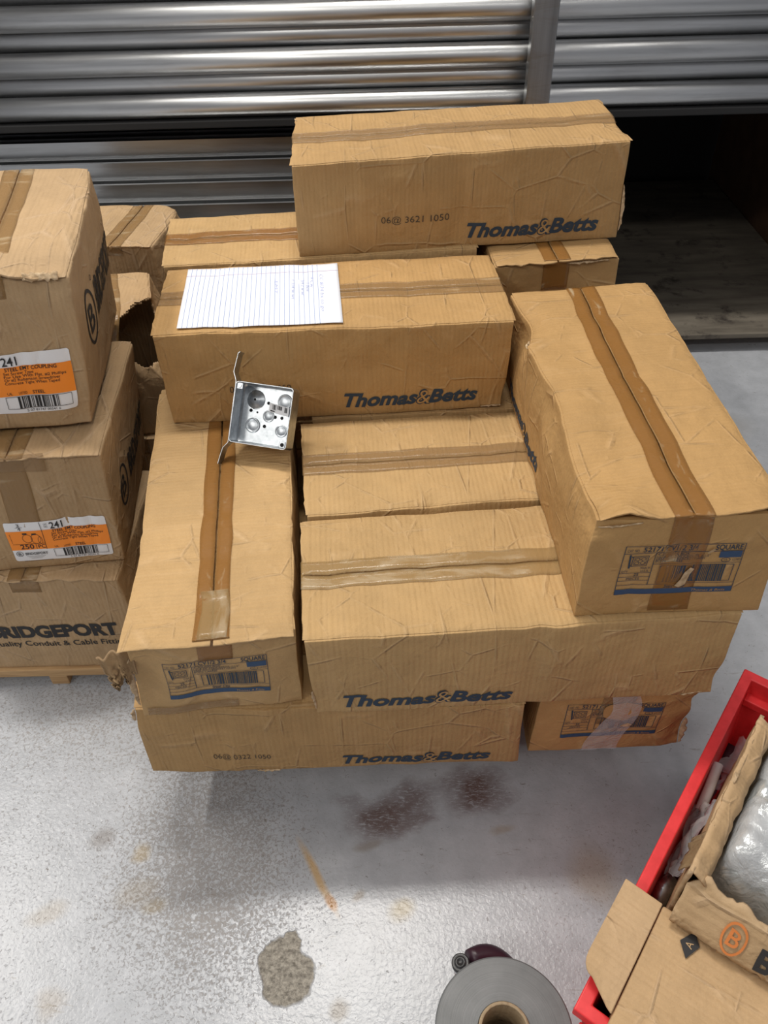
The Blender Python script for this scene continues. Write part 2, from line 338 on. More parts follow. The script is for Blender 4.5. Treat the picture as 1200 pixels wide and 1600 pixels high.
class Decal:
    """flat print gathered in face coordinates (u right, v up, metres), one mesh per ink"""
    def __init__(self): self.layers = {}
    def lay(self, mat, lift): return self.layers.setdefault((mat.name, lift), (mat, lift, [], []))
    def poly(self, mat, pts, lift=0):
        _, _, V, F = self.lay(mat, lift); n = len(V); V += pts; F.append(tuple(range(n, n+len(pts))))
    def rect(self, mat, u0, v0, u1, v1, lift=0): self.poly(mat, [(u0, v0), (u1, v0), (u1, v1), (u0, v1)], lift)
    def line(self, mat, u0, v0, u1, v1, wd, lift=0):
        d = Vector((u1-u0, v1-v0)); d.normalize(); n = Vector((-d.y, d.x))*wd*.5
        self.poly(mat, [(u0-n.x, v0-n.y), (u1-n.x, v1-n.y), (u1+n.x, v1+n.y), (u0+n.x, v0+n.y)], lift)
    def frame(self, mat, u0, v0, u1, v1, wd, lift=0):
        self.line(mat, u0, v0, u1, v0, wd, lift); self.line(mat, u0, v1, u1, v1, wd, lift); self.line(mat, u0, v0, u0, v1, wd, lift); self.line(mat, u1, v0, u1, v1, wd, lift)
    def ring(self, mat, cu, cv, r, wd, ry=None, lift=0, seg=24):
        ry = ry or r
        for k in range(seg):
            a, b = 2*pi*k/seg, 2*pi*(k+1)/seg
            self.poly(mat, [(cu+(r-wd)*cos(a), cv+(ry-wd)*sin(a)), (cu+r*cos(a), cv+ry*sin(a)), (cu+r*cos(b), cv+ry*sin(b)), (cu+(r-wd)*cos(b), cv+(ry-wd)*sin(b))], lift)
    def disc(self, mat, cu, cv, r, lift=0, seg=20): self.poly(mat, [(cu+r*cos(2*pi*k/seg), cv+r*sin(2*pi*k/seg)) for k in range(seg)], lift)
    def text(self, mat, s, u, v, width, em=None, off=0.0, shear=0.0, lift=0, rot=0.0):
        vs_, fs, wd = text_geo(s, off, shear); em = em or width/wd
        _, _, V, F = self.lay(mat, lift); n = len(V)
        V += [(u+x*width*cos(rot)-y*em*sin(rot), v+y*em*cos(rot)+x*width*sin(rot)) for x, y in vs_]; F += [tuple(i+n for i in f) for f in fs]
    def bars(self, mat, u0, v0, u1, v1, seed=1, lift=0, n=30, fill=.95):
        rnd = random.Random(seed); x = u0; un = (u1-u0)/n/2.2
        while x < u1-un*2:
            b = un*rnd.choice((1, 1, 2, 3))*fill; self.rect(mat, x, v0, min(x+b, u1), v1, lift); x += b+un*rnd.choice((1, 1, 2))
    def build(self, name, mapper, parent, step=.0095, lift0=.0011, label=None):
        out = []
        for (mat, lift, V, F) in self.layers.values():
            bm = bmesh.new(); bv = [bm.verts.new((x, y, 0)) for x, y in V]
            for f in F:
                try: bm.faces.new([bv[i] for i in f])
                except ValueError: pass
            us = [x for x, y in V]; vv = [y for x, y in V]
            for ax, lo, hi in ((0, min(us), max(us)), (1, min(vv), max(vv))):
                k = math.ceil(lo/step)
                while k*step < hi:
                    co = [0, 0, 0]; co[ax] = k*step; no = [0, 0, 0]; no[ax] = 1
                    bmesh.ops.bisect_plane(bm, geom=bm.verts[:]+bm.edges[:]+bm.faces[:], plane_co=co, plane_no=no); k += 1
            for v in bm.verts: v.co = mapper(v.co.x, v.co.y, lift0+lift*.0006)
            o = bmobj(name, bm, mat, parent); out.append(o)
            if label and lift == 0: o['label'] = label
        return out

# ------------------------------------------------------------------ cartons
class Carton:
    def __init__(s, name, label, dims, loc, rz, mat, seed, obs=(), group=None, dents=(), amp=.0022, overhang=.003, rag=.002, flapfn=None, gap=.0036, zclamp=True, tape=None, tape_w=.052, tape_drop=.06, seam=0.0, step=.0095, cat='carton', ncr=9, tape_x=None, warp=None, flap=True, limit=.02, share=False):
        s.L, s.W, s.H = dims; s.seed = seed; s.dents = [(Vector(c), r if isinstance(r, tuple) else (r, r, r), Vector(d)) for c, r, d in dents]; s.amp = amp; s.mat = mat
        s.root = empty(name, loc, rz); tag(s.root, label, cat, group)
        s.M = Matrix.Translation(Vector(loc)) @ Matrix.Rotation(rz, 4, 'Z'); s.Mi = s.M.inverted()
        s.cre = []
        rc = random.Random(seed*13+2)
        for k in range(ncr):
            x = rc.uniform(-.46, .46)*s.L; s.cre.append(('t', x, rc.uniform(-.25, .25), rc.uniform(.009, .016), rc.choice((-1, 1, -1))*rc.uniform(.0018, .0045), rc.uniform(-.8, .8), rc.uniform(.3, 1.2)))
        for k in range(ncr-1):
            s.cre.append(('f', rc.uniform(-.46, .46)*s.L, rc.uniform(-.2, .2), rc.uniform(.009, .016), rc.choice((-1, 1, 1))*rc.uniform(.0018, .0042), rc.uniform(-.2, 1.2), rc.uniform(.3, 1.0)))
        for k in range(3): s.cre.append(('e', rc.uniform(-.4, .4)*s.W, rc.uniform(-.2, .2), rc.uniform(.009, .015), rc.choice((-1, 1))*rc.uniform(.0016, .0034), rc.uniform(0, 1), rc.uniform(.3, .8)))
        s.off = {(i, j, k): Vector((0, 0, 0)) for i in (-1, 1) for j in (-1, 1) for k in (0, 1)}
        for key, px, py in obs:
            p = s.M @ Vector((key[0]*s.L/2, key[1]*s.W/2, key[2]*s.H))
            if key[2] == 0: q = atz(px, py, p.z)
            else:
                x, y, wd = proj(p); q = p + RIGHT*((px-x)*wd/FPX) + DOWN*((py-y)*wd/FPX)
            d = s.Mi.to_3x3() @ (q-p)
            if key[2] and zclamp: d.z = min(d.z, 0.0)
            if d.length > limit: d *= limit/d.length
            s.off[key] = d
        if share:
            for (i, j, k), d in list(s.off.items()):
                if i > 0: s.off[(-1, j, k)] = d.copy()
        for key, d in (warp or {}).items(): s.off[key] = s.off[key]+Vector(d)
        L, W, H = s.L, s.W, s.H; T = .0034; s.T = T
        zt = H-T if flap else H
        V, F = grid_box(-L/2, L/2, -W/2, W/2, 0, zt, step, ycuts=[seam+q_ for q_ in (-.005, -.0024, .0024, .005)] if flap else ())
        s.body = mobj('body', [s.df(v)-Vector((0, 0, .011 if flap and abs(v.y-seam) < .003 and v.z > zt-.0005 and abs(v.x) < L/2-.001 else 0)) for v in V], F, mat, s.root, True); bevel(s.body, .0035, 2, 45)
        s.flaps = []
        if flap:
            for sd in (-1, 1):
                y0, y1 = (-W/2+.003, seam-gap/2) if sd < 0 else (seam+gap/2, W/2-.003)
                V, F = grid_box(-L/2-overhang, L/2+overhang, y0, y1, H-T, H-.0005, step)
                out = []
                for v in V:
                    v = v.copy(); top = v.z > H-T*.5
                    e = (v.y+W/2) if sd < 0 else (W/2-v.y)
                    if top: v.z = H-T*.85 + (T*.85-.0005)*min(1, (e/.025))**.7
                    if abs(v.x) > L/2-.012:
                        v.x += math.copysign(1, v.x)*(noise.noise(Vector((v.y*22, seed, sd*3)))*rag*1.1 + noise.noise(Vector((v.y*210, seed, sd)))*rag*.7)*min(1, (abs(v.x)-L/2+.012)/.012)
                    q = s.df(v)
                    if flapfn: q = q + Vector(flapfn(v, sd, e))
                    out.append(q)
                o = mobj('flap', out, F, mat, s.root, True); bevel(o, .0012, 1, 50); s.flaps.append(o)
        s.flapfn = flapfn; s.seam = seam
        if tape: s.add_tape(tape, tape_w, tape_drop, tape_x)
    def df(s, p):
        tx, ty, tz = p.x/s.L+.5, p.y/s.W+.5, p.z/s.H
        q = Vector(p)
        for (i, j, k), d in s.off.items():
            q += d*((tx if i > 0 else 1-tx)*(ty if j > 0 else 1-ty)*(tz if k else 1-tz))
        m = Vector((sin(pi*min(1, max(0, ty)))*sin(pi*min(1, max(0, tz))), sin(pi*min(1, max(0, tx)))*sin(pi*min(1, max(0, tz))), 0))
        sx, sy = (1 if p.x > 0 else -1), (1 if p.y > 0 else -1)
        q += Vector((sx*m.x*.003*abs(p.x)/(s.L/2), sy*m.y*.0035*abs(p.y)/(s.W/2), 0))
        nz = n3(p, 9, s.seed)*s.amp + n3(p, 24, s.seed+5)*s.amp*.45
        if tz < .06: nz.z = 0
        nz.z = min(nz.z, s.amp*.25) if nz.z > 0 else nz.z
        q += nz
        for kd, x0, sl, wd, am, c0, sp in s.cre:
            if kd == 't':
                if tz < .93: continue
                dd = abs(p.x-x0-sl*p.y+.004*noise.noise(Vector((p.y*30, x0*50, 0)))); a_ = max(0, 1-abs(p.y/(s.W*.5)-c0)/sp)
                if dd < wd*4: q.z += (am if am < 0 else am*.5)*a_*exp(-dd/wd)
            elif kd == 'f':
                if abs(ty-.5) < .49: continue
                dd = abs(p.x-x0-sl*(p.z-s.H/2)+.004*noise.noise(Vector((p.z*30, x0*50, 0)))); a_ = max(0, 1-abs(tz-c0)/sp)
                if dd < wd*4: q.y += (1 if ty < .5 else -1)*am*a_*exp(-dd/wd)
            else:
                if abs(tx-.5) < .49: continue
                dd = abs(p.y-x0-sl*(p.z-s.H/2)); a_ = max(0, 1-abs(tz-c0)/sp)
                if dd < wd*4: q.x += (1 if tx < .5 else -1)*am*a_*exp(-dd/wd)
        for c, r, d in s.dents:
            e = ((p.x-c.x)/r[0])**2+((p.y-c.y)/r[1])**2+((p.z-c.z)/r[2])**2
            if e < 9: q += d*exp(-e)
        return q
    def mapper(s, face):
        L, W, H = s.L, s.W, s.H
        def f(u, v, h):
            if face == '-y': p, n = Vector((-L/2+u, -W/2, v)), Vector((0, -1, 0))
            elif face == '+x': p, n = Vector((L/2, -W/2+u, v)), Vector((1, 0, 0))
            elif face == '-x': p, n = Vector((-L/2, W/2-u, v)), Vector((-1, 0, 0))
            elif face == '+y': p, n = Vector((L/2-u, W/2, v)), Vector((0, 1, 0))
            else: p, n = Vector((-L/2+u, -W/2+v, H)), Vector((0, 0, 1))
            return s.df(p)+n*h
        return f
    def strip(s, path, wd, mat, name='tape', jit=.002, step=.012, lift=.0006):
        """tape following a rest-space path of (point, normal, across)"""
        V, F = [], []; ks = (-.5, -.36, -.2, -.032, 0, .032, .2, .36, .5); n = len(ks)-1
        for i, (p, nn, ac) in enumerate(path):
            for k in range(n+1):
                a = ks[k]*wd
                if k in (0, n): a += noise.noise(Vector((i*.21, s.seed, k)))*jit
                r = p+ac*a; q = s.df(r)
                q = q + nn*(lift + abs(noise.noise(Vector((i*.35, k*.8, s.seed))))*.0009)
                if s.flapfn and p.z > s.H-.004: q = q+Vector(s.flapfn(r, -1 if r.y < s.seam else 1, min(s.W/2+r.y, s.W/2-r.y)))
                V.append(q)
        m = len(path)
        for i in range(m-1):
            for k in range(n):
                if k in (3, 4) and name == 'tape' and path[i][1].z > .9: continue      # the tape has split along the seam
                F.append((i*(n+1)+k, (i+1)*(n+1)+k, (i+1)*(n+1)+k+1, i*(n+1)+k+1))
        o = mobj(name, V, F, mat, s.root, True); md = o.modifiers.new('thick', 'SOLIDIFY'); md.thickness = .0003; md.offset = 1
        return o
    def add_tape(s, mat, wd, drop, xr=None):
        L, H = s.L, s.H; x0, x1 = (xr or (-L/2, L/2)); y = s.seam; ac = Vector((0, 1, 0))
        st = .0125; path = []
        if x0 <= -L/2+.001 and drop:
            n = max(2, int(drop/st)); path += [(Vector((-L/2, y, H-drop+drop*i/n*.97)), Vector((-1, 0, 0)), ac) for i in range(n+1)]
            path.append((Vector((-L/2-.003, y, H)), Vector((-.7, 0, .7)), ac))
        n = int((x1-x0)/st); path += [(Vector((x0+(x1-x0)*i/n, y, H)), Vector((0, 0, 1)), ac) for i in range(n+1)]
        if x1 >= L/2-.001 and drop:
            path.append((Vector((L/2+.003, y, H)), Vector((.7, 0, .7)), ac))
            n = max(2, int(drop/st)); path += [(Vector((L/2, y, H-drop*.03-drop*i/n*.97)), Vector((1, 0, 0)), ac) for i in range(n+1)]
        s.strip(path, wd, mat)
    def logo(s, face, u, v, w=.25, code=None):
        d = Decal(); em = .0400
        d.text(BLUE, 'Thomas', u, v, w*.545, em, .036, .28); d.build('printed_word', s.mapper(face), s.root); d = Decal(); d.text(BLUE, 'Betts', u+w*.625, v, w*.375, em, .036, .28)
        d.build('printed_word', s.mapper(face), s.root)
        d = Decal(); d.text(BLUE, '&', u+w*.535, v-.001, w*.105, em*1.08, .045, .1); d.text(s.mat, '&', u+w*.541, v-.001, w*.097, em*1.06, -.004, .1, lift=1)
        d.build('printed_ampersand', s.mapper(face), s.root)
        if code:
            tx, cu, cv, cw = code; d = Decal(); d.text(DOT, tx, cu, cv, cw, .0185, -.008); d.build('date_code', s.mapper(face), s.root)
    def end_label(s, face, u, v, w=.152, h=.09):
        d = Decal(); X = lambda a: u+a*w; Y = lambda b: v+b*h; lw = .0009; B = LBLUE; K = BLUE
        d.frame(K, X(0), Y(0), X(1), Y(1), lw)
        d.line(K, X(0), Y(.86), X(1), Y(.86), lw)
        d.text(K, 'CAT. NO.', X(.02), Y(.89), w*.10, .007); d.text(K, '52171', X(.15), Y(.885), w*.16, .0125, .012); d.text(K, 'CV1/2 3/4', X(.335), Y(.885), w*.27, .0125, .012); d.text(K, 'SQUARE', X(.75), Y(.885), w*.235, .0125, .012)
        d.line(K, X(.27), Y(.86), X(.27), Y(.2), lw); d.line(K, X(.27), Y(.62), X(1), Y(.62), lw*.8); d.line(K, X(0), Y(.2), X(1), Y(.2), lw*.8)
        for k, (tx, ww) in enumerate((('4" SQUARE BOX', .26), ('1/2" & 3/4" KNOCKOUTS, 1-1/2"', .44), ('DEEP WITH BRACKET FLUSH', .40), ('BOITE CARREE', .22))):
            d.text(K, tx, X(.285), Y(.80-.048*k), w*ww, .0062 if k else .0068)
        d.rect(B, X(.80), Y(.72), X(.99), Y(.85)); d.ring(K, X(.865), Y(.67), .006, .0008, .0042); d.text(K, 'UL', X(.85), Y(.655), w*.03, .005); d.text(K, 'LISTED', X(.92), Y(.655), w*.07, .005)
        # drawing of the bracketed box
        d.frame(K, X(.085), Y(.60), X(.215), Y(.80), lw); d.frame(K, X(.10), Y(.625), X(.20), Y(.775), lw*.6)
        for (a, b) in ((.125, .66), (.175, .66), (.125, .74), (.175, .74), (.15, .70)): d.ring(K, X(a), Y(b), .003, .0006, seg=12)
        d.line(K, X(.055), Y(.84), X(.07), Y(.56), .0022); d.line(K, X(.07), Y(.80), X(.085), Y(.78), .0014); d.line(K, X(.07), Y(.60), X(.085), Y(.62), .0014)
        d.text(K, 'MADE IN', X(.17), Y(.53), w*.085, .0055); d.text(K, 'U.S.A.', X(.18), Y(.465), w*.07, .0062)
        d.line(K, X(0), Y(.45), X(.27), Y(.45), lw*.8); d.line(K, X(0), Y(.29), X(.27), Y(.29), lw*.8); d.line(K, X(0), Y(.37), X(.27), Y(.37), lw*.8)
        d.text(K, 'QTY', X(.015), Y(.47), w*.055, .006); d.text(K, '25', X(.13), Y(.385), w*.04, .007, .01); d.text(K, 'PIECES', X(.075), Y(.305), w*.11, .006)
        d.frame(K, X(.34), Y(.24), X(.95), Y(.58), lw); d.bars(K, X(.39), Y(.24), X(.90), Y(.585), 5, 0, 34)
        d.rect(B, X(0), Y(0), X(1), Y(.11)); d.text(K, 'Steel City', X(.42), Y(.125), w*.18, .0098, .012, .2)
        d.text(s.mat, 'Thomas & Betts', X(.66), Y(.025), w*.28, .0066, .0, .2, lift=1)
        return d.build('printed_label', s.mapper(face), s.root, label='blue printed shipping label')
    def sticker(s, face, u, v, w=.175, h=.094, rot=0.0):
        d = Decal(); X = lambda a: u+a*w; Y = lambda b: v+b*h; m = s.mapper(face); c0, s0 = cos(rot), sin(rot)
        def mp(a, b, hh): return m(u+(a-u)*c0-(b-v)*s0, v+(a-u)*s0+(b-v)*c0, hh)
        r = .004; P = []
        for (cx, cy, a0) in ((X(1)-r, Y(1)-r, 0), (r+X(0), Y(1)-r, 90), (r+X(0), Y(0)+r, 180), (X(1)-r, Y(0)+r, 270)):
            P += [(cx+r*cos(radians(a0+k*30)), cy+r*sin(radians(a0+k*30))) for k in range(4)]
        d.poly(WHITE_P, P, 0); o = d.build('paper_sticker', mp, s.root, step=.004, label='white and orange shipping sticker')
        d = Decal(); d.rect(ORANGE, X(0), Y(.30), X(1), Y(.79), 1); d.build('sticker_band', mp, o[0], step=.004)
        d = Decal(); K = INK
        d.text(K, '3', X(.13), Y(.90), w*.028, .0105, 0, 0, 2); d.line(K, X(.115), Y(.888), X(.19), Y(.888), .0006, 2); d.text(K, '4', X(.135), Y(.81), w*.03, .0105, 0, 0, 2)
        d.text(K, 'CAT', X(.40), Y(.91), w*.035, .006, 0, 0, 2); d.text(K, 'NO.', X(.40), Y(.85), w*.035, .006, 0, 0, 2)
        d.text(K, '241', X(.455), Y(.815), w*.12, .0205, .012, 0, 2)
        d.text(K, 'STEEL EMT COUPLING', X(.465), Y(.725), w*.42, .0085, .012, 0, 2)
        for k, (tx, ww) in enumerate((('Set Screw Type', .24), ('For Use With Flat, #2 Phillips', .50), ('Or #2 Robertson Screwdriver', .45), ('Concrete Tight When Taped', .44))):
            d.text(K, tx, X(.45), Y(.665-.055*k), w*ww, .0066, .002, 0, 2)
        d.text(K, 'UL', X(.45), Y(.325), w*.04, .006, 0, 0, 2); d.text(K, 'LISTED', X(.54), Y(.325), w*.065, .006, 0, 0, 2); d.text(K, 'STEEL', X(.65), Y(.325), w*.10, .0082, .01, 0, 2)
        d.line(K, X(.365), Y(.30), X(.365), Y(1), .0008, 2); d.line(K, X(0.03), Y(.46), X(.365), Y(.46), .0008, 2)
        d.text(K, '250', X(.10), Y(.33), w*.14, .0155, .012, 0, 2); d.line(K, X(.265), Y(.32), X(.265), Y(.45), .0008, 2); d.text(K, 'PC', X(.285), Y(.335), w*.075, .0130, .0, 0, 2)
        d.ring(K, X(.20), Y(.60), .0085, .0007, .010, 2); d.ring(K, X(.285), Y(.58), .0085, .0007, .012, 2); d.rect(K, X(.165), Y(.71), X(.21), Y(.745), 2); d.rect(K, X(.255), Y(.69), X(.30), Y(.725), 2); d.ring(K, X(.325), Y(.54), .004, .0006, .009, 2)
        for k in range(7): d.rect(K, X(.03), Y(.50+.035*k), X(.037), Y(.515+.035*k), 2)
        d.ring(K, X(.065), Y(.20), .0062, .0009, lift=2); d.text(K, 'B', X(.05), Y(.165), w*.03, .0088, .01, 0, 2); d.text(K, 'BRIDGEPORT', X(.125), Y(.165), w*.235, .0085, .016, 0, 2)
        for k in range(3): d.rect(K, X(.13+.02*k), Y(.125-.03*k), X(.33-.02*k), Y(.130-.03*k), 2)
        d.frame(K, X(.43), Y(.085), X(.96), Y(.285), .0007, 2); d.bars(K, X(.52), Y(.09), X(.86), Y(.285), 9, 2, 24); d.text(K, '5 07 81747 00241 6', X(.57), Y(.025), w*.28, .0058, 0, 0, 2)
        d.build('sticker_print', mp, o[0], step=.004)
        return o

# world positions solved from the photograph (shared carton size 605 x 246 x 181 mm)
L, W, H = .605, .2455, .1806; P0 = .12
Z = [P0+i*H for i in range(4)]
HP = pi/2
grp = 'electrical box cartons in the taped pile'
def deepobs(obs):   # photo corners given as (right/left, back/front, top) -> local corners of a carton turned 90 degrees
    return [((c[1], -c[0], c[2]), x, y) for c, x, y in obs]

def torn_strip(c, p0, p1, out, seed, wd=.010, mat=None):
    p0, p1, out = Vector(p0), Vector(p1), Vector(out); V, F = [], []; n = 18
    for i in range(n):
        a = i/(n-1); r = c.df(p0.lerp(p1, a)); env = sin(pi*a)**.5 if 0 < a < 1 else 0
        for j in range(4):
            b = j/3; V.append(r + out*(wd*b*env*(.55+.8*abs(noise.noise(Vector((a*9, seed, 0)))))) + noise.noise_vector(Vector((a*13, b*2, seed)))*.003*b*env + out*.0006)
    for i in range(n-1):
        for j in range(3): F.append((i*4+j, (i+1)*4+j, (i+1)*4+j+1, i*4+j+1))
    o = mobj('torn_edge', V, F, mat or TORN, c.root, True); m = o.modifiers.new('thick', 'SOLIDIFY'); m.thickness = .0016
# --- K, topmost
K = Carton('carton', 'long kraft carton on top of the whole pile, date code 3621 on front', (L, W, H), (.152, 1.6034, Z[3]), radians(3.8), TB[2], 11,
  obs=[((-1, 1, 1), 463, 181), ((1, 1, 1), 933, 153), ((-1, -1, 1), 455, 257), ((1, -1, 1), 987, 217), ((-1, -1, 0), 468, 401), ((1, -1, 0), 962, 371)], group=grp,
  dents=[((-.25, -.122, .15), (.05, .05, .03), (.0, .008, -.004)), ((-.12, -.122, .17), (.05, .03, .02), (0, .004, -.003)), ((.30, -.05, .18), (.03, .05, .03), (-.006, 0, -.004)), ((.0, -.122, .06), (.012, .05, .09), (0, .004, 0)), ((-.18, -.122, .1), (.01, .05, .08), (0, -.004, 0))],
  tape=TAPE_D, tape_drop=.05, rag=.003, zclamp=False)
K.logo('-y', .315, .018, .25, ('06@ 3621 1050', .155, .058, .125))
# --- E, with the sheet of paper
E_ = Carton('carton', 'long kraft carton carrying the sheet of lined paper', (L, W, H), (-.0824, 1.3198, Z[2]), radians(2.54), TB[0], 3,
  obs=[((-1, 1, 1), 265, 418), ((1, 1, 1), 762, 394), ((-1, -1, 1), 237, 522), ((1, -1, 1), 803, 500), ((-1, -1, 0), 272, 662), ((1, -1, 0), 785, 636)], group=grp,
  dents=[((.05, -.122, .18), (.03, .03, .03), (0, .003, -.003)), ((-.05, -.122, .1), (.2, .05, .02), (0, .0025, 0)), ((.29, -.122, .02), (.03, .03, .03), (-.004, .005, 0))], tape=TAPE_D, tape_drop=.04, gap=.0036)
E_.logo('-y', .312, .020, .245, ('06@ 3622 1050', .112, .062, .108))
# --- I behind E
I_ = Carton('carton', 'long kraft carton lying behind the one with the paper sheet', (L, W*.93, H), (-.1159, 1.5735, Z[2]), radians(3.34), TB[3], 5,
  obs=[((-1, 1, 1), 267, 339), ((-1, -1, 1), 255, 415)], group=grp, tape=TAPE, tape_drop=.04, warp={(1, -1, 1): (0, 0, .004)})
# --- J, ragged end
def jf(v, sd, e): return (0, 0, .003*max(0, (-v.x-.25)/.05)) if v.x < -.25 else (0, 0, 0)
J_ = Carton('carton', 'kraft carton under the topmost one, torn flap over its open end', (L, W, H), (.3265, 1.7206, Z[2]), radians(2.51)+HP, TB[2], 8,
  obs=deepobs([((-1, -1, 1), 774, 416), ((1, -1, 1), 969, 400)]), group=grp, tape=TAPE, tape_drop=.06, rag=.009, overhang=.008, flapfn=jf,
  dents=[((-.31, 0, .09), (.04, .07, .06), (.010, 0, 0)), ((-.31, -.07, .16), (.02, .05, .04), (.012, 0, 0))])
# --- G, right with end label
def gf(v, sd, e):
    z = 0
    if v.x < -.22:
        t_ = (-.22-v.x)/.08
        z += .013*t_*max(0, 1-abs(v.y-.085)/.045) + .010*t_*max(0, 1-abs(v.y+.09)/.06)
    return (0, 0, z)
G_ = Carton('carton', 'long dented kraft carton pointing forward at the right of the pile', (L, W, H), (.3713, 1.0171, Z[2]), radians(1.99)+HP, TB[0], 21,
  obs=deepobs([((-1, 1, 1), 799, 459), ((1, 1, 1), 1012, 440), ((-1, -1, 1), 930, 806), ((-1, -1, 0), 896, 962), ((1, -1, 0), 1183, 952)]), group=grp,
  dents=[((.20, .123, .17), (.05, .03, .05), (0, -.018, -.012)), ((.12, .123, .18), (.014, .03, .03), (0, .006, .002)), ((-.05, .123, .17), (.09, .03, .04), (0, -.012, -.006)), ((-.2, .10, .18), (.07, .05, .03), (0, -.006, -.012)),
         ((-.12, .05, .18), (.1, .02, .03), (0, 0, -.006)), ((.1, .06, .18), (.05, .05, .03), (0, 0, -.007)), ((-.29, .12, .17), (.03, .03, .02), (.012, -.006, -.008)), ((0, .123, .08), (.03, .03, .08), (0, -.006, 0)), ((-.3, -.11, .17), (.03, .04, .02), (.006, 0, -.004))],
  tape=TAPE, tape_drop=.175, flapfn=gf, rag=.004, amp=.003)
G_.end_label('-x', .046, .042)
G_.logo('+y', .07, .015, .25)
d = Decal(); d.poly(TORN, [(.128, .055), (.135, .06), (.137, .078), (.141, .088), (.135, .092), (.129, .083), (.127, .07), (.122, .058)], 3); d.build('torn_spot', G_.mapper('-x'), G_.root, step=.01); d = Decal(); d.poly(TORN, [(.152, .117), (.16, .123), (.158, .126), (.15, .12)], 3)
d.build('torn_spot', G_.mapper('-x'), G_.root, step=.01)
# --- C, left with end label
def cf(v, sd, e):
    x = max(0, (-v.x-.12)/.18); return (0, .012*x*max(0, v.y/.12) if sd > 0 else 0, .004*x*x*max(0, v.y/.12) if sd > 0 else 0)
C_ = Carton('carton', 'kraft carton pointing forward at the left, front corner torn open', (L, W, H), (-.2724, .9954, Z[1]), radians(5.08)+HP, TB[1], 31,
  obs=deepobs([((-1, -1, 1), 196, 1012), ((1, -1, 1), 462, 982), ((-1, -1, 0), 225, 1118), ((1, -1, 0), 475, 1097)]), group=grp,
  dents=[((-.3, .0, .06), (.04, .05, .05), (.006, 0, 0)), ((-.3, .10, .10), (.04, .02, .08), (.010, -.004, 0)), ((-.3, -.115, .06), (.03, .02, .1), (.006, .003, 0)), ((-.15, .03, .18), (.015, .12, .04), (0, 0, -.003)), ((-.05, 0, .18), (.012, .12, .04), (0, 0, -.0025)), ((-.22, .0, .18), (.010, .12, .04), (0, 0, .003))],
  tape=TAPE, tape_drop=.05, flapfn=cf, rag=.003, overhang=.012, tape_w=.05)
C_.end_label('-x', .045, .042)
C_.strip([(Vector((-L/2+.085-.0125*i, -.002, H)), Vector((0, 0, 1)), Vector((0, 1, 0))) for i in range(8)], .042, TAPE_W, 'loose_tape', .006, lift=.0016)
C_.strip([(Vector((-L/2, .115-.0125*i, .012)), Vector((-1, 0, .2)), Vector((0, 0, 1))) for i in range(12)], .02, TAPE_D, 'loose_tape', .006, lift=.0016)
# torn corrugated scrap hanging at the open corner
V, F = [], []
nu, nv = 34, 14
for i in range(nu):
    for j in range(nv):
        a, b = i/(nu-1), j/(nv-1)
        ln = .042+.016*noise.noise(Vector((a*5, 2, 0)))+.006*noise.noise(Vector((a*21, 5, 0))); ex_ = .044*(1-.35*b)+.006*noise.noise(Vector((b*9, 7, 0)))
        wv = .0048*sin(a*pi*2*2.3)
        V.append(Vector((-L/2+.010-.016*a-.020*b+wv*.8, W/2-.012+ex_*a-.004*b, H-.016-.008*a-ln*b+wv*.3)))
for i in range(nu-1):
    for j in range(nv-1): F.append((i*nv+j, (i+1)*nv+j, (i+1)*nv+j+1, i*nv+j+1))
o = mobj('torn_scrap', V, F, INNER_SHADE, C_.root, True); o['label'] = 'torn scrap showing corrugated inside'; m = o.modifiers.new('thick', 'SOLIDIFY'); m.thickness = .0025
# --- D, front centre
D_ = Carton('carton', 'long kraft carton across the front, below the dented one', (L, W, H), (.1834, .8159, Z[1]), radians(2.68), TB[3], 41,
  obs=[((-1, 1, 1), 472, 812), ((-1, -1, 1), 474, 1000), ((1, -1, 1), 1162, 957), ((-1, -1, 0), 493, 1117), ((1, -1, 0), 1113, 1083)], group=grp,
  dents=[((.02, -.122, .12), (.014, .04, .1), (0, .004, 0)), ((.045, -.122, .14), (.012, .04, .09), (0, -.003, 0)), ((.0, -.04, .18), (.02, .08, .03), (0, 0, -.003)), ((.06, -.05, .18), (.012, .08, .03), (0, 0, -.003)), ((-.29, -.12, .02), (.03, .03, .04), (.006, .006, 0)), ((.3, -.12, .03), (.03, .03, .03), (-.004, .006, 0))],
  tape=TAPE_W, tape_drop=.05, tape_w=.055, gap=.0045)
D_.logo('-y', .043, .016, .254)
# --- F, middle
F_ = Carton('carton', 'kraft carton sunk in the middle of the pile behind the front one', (L, W, H), (.1703, 1.0695, Z[1]), radians(3.04), TB[3], 51,
  obs=[((-1, -1, 1), 480, 806), ((-1, 1, 1), 472, 658)], group=grp, tape=TAPE_D, tape_drop=.04, gap=.0036, dents=[((-.1, -.123, .18), (.03, .03, .02), (0, .004, -.006)), ((.0, -.12, .18), (.25, .02, .03), (0, .006, -.002))], warp={(1, -1, 1): (0, .006, 0), (1, -1, 0): (0, .006, 0)})
# --- A, bottom front
A_ = Carton('carton', 'long kraft carton at the bottom front, date code 0322 on it', (L, W, H), (-.0924, .8202, Z[0]), radians(-.19), TB[2], 61,
  obs=[((-1, -1, 1), 205, 1108), ((-1, -1, 0), 240, 1208), ((1, -1, 0), 808, 1188), ((1, -1, 1), 820, 1100)], group=grp,
  dents=[((-.3, -.12, .17), (.03, .03, .03), (.004, .004, -.002)), ((-.30, -.122, .04), (.03, .03, .05), (-.004, .006, 0)), ((.29, -.122, .09), (.008, .03, .1), (0, -.003, 0))], tape=TAPE, tape_drop=.06)
A_.logo('-y', .315, .014, .245, ('06@ 0322 1050', .107, .040, .093))
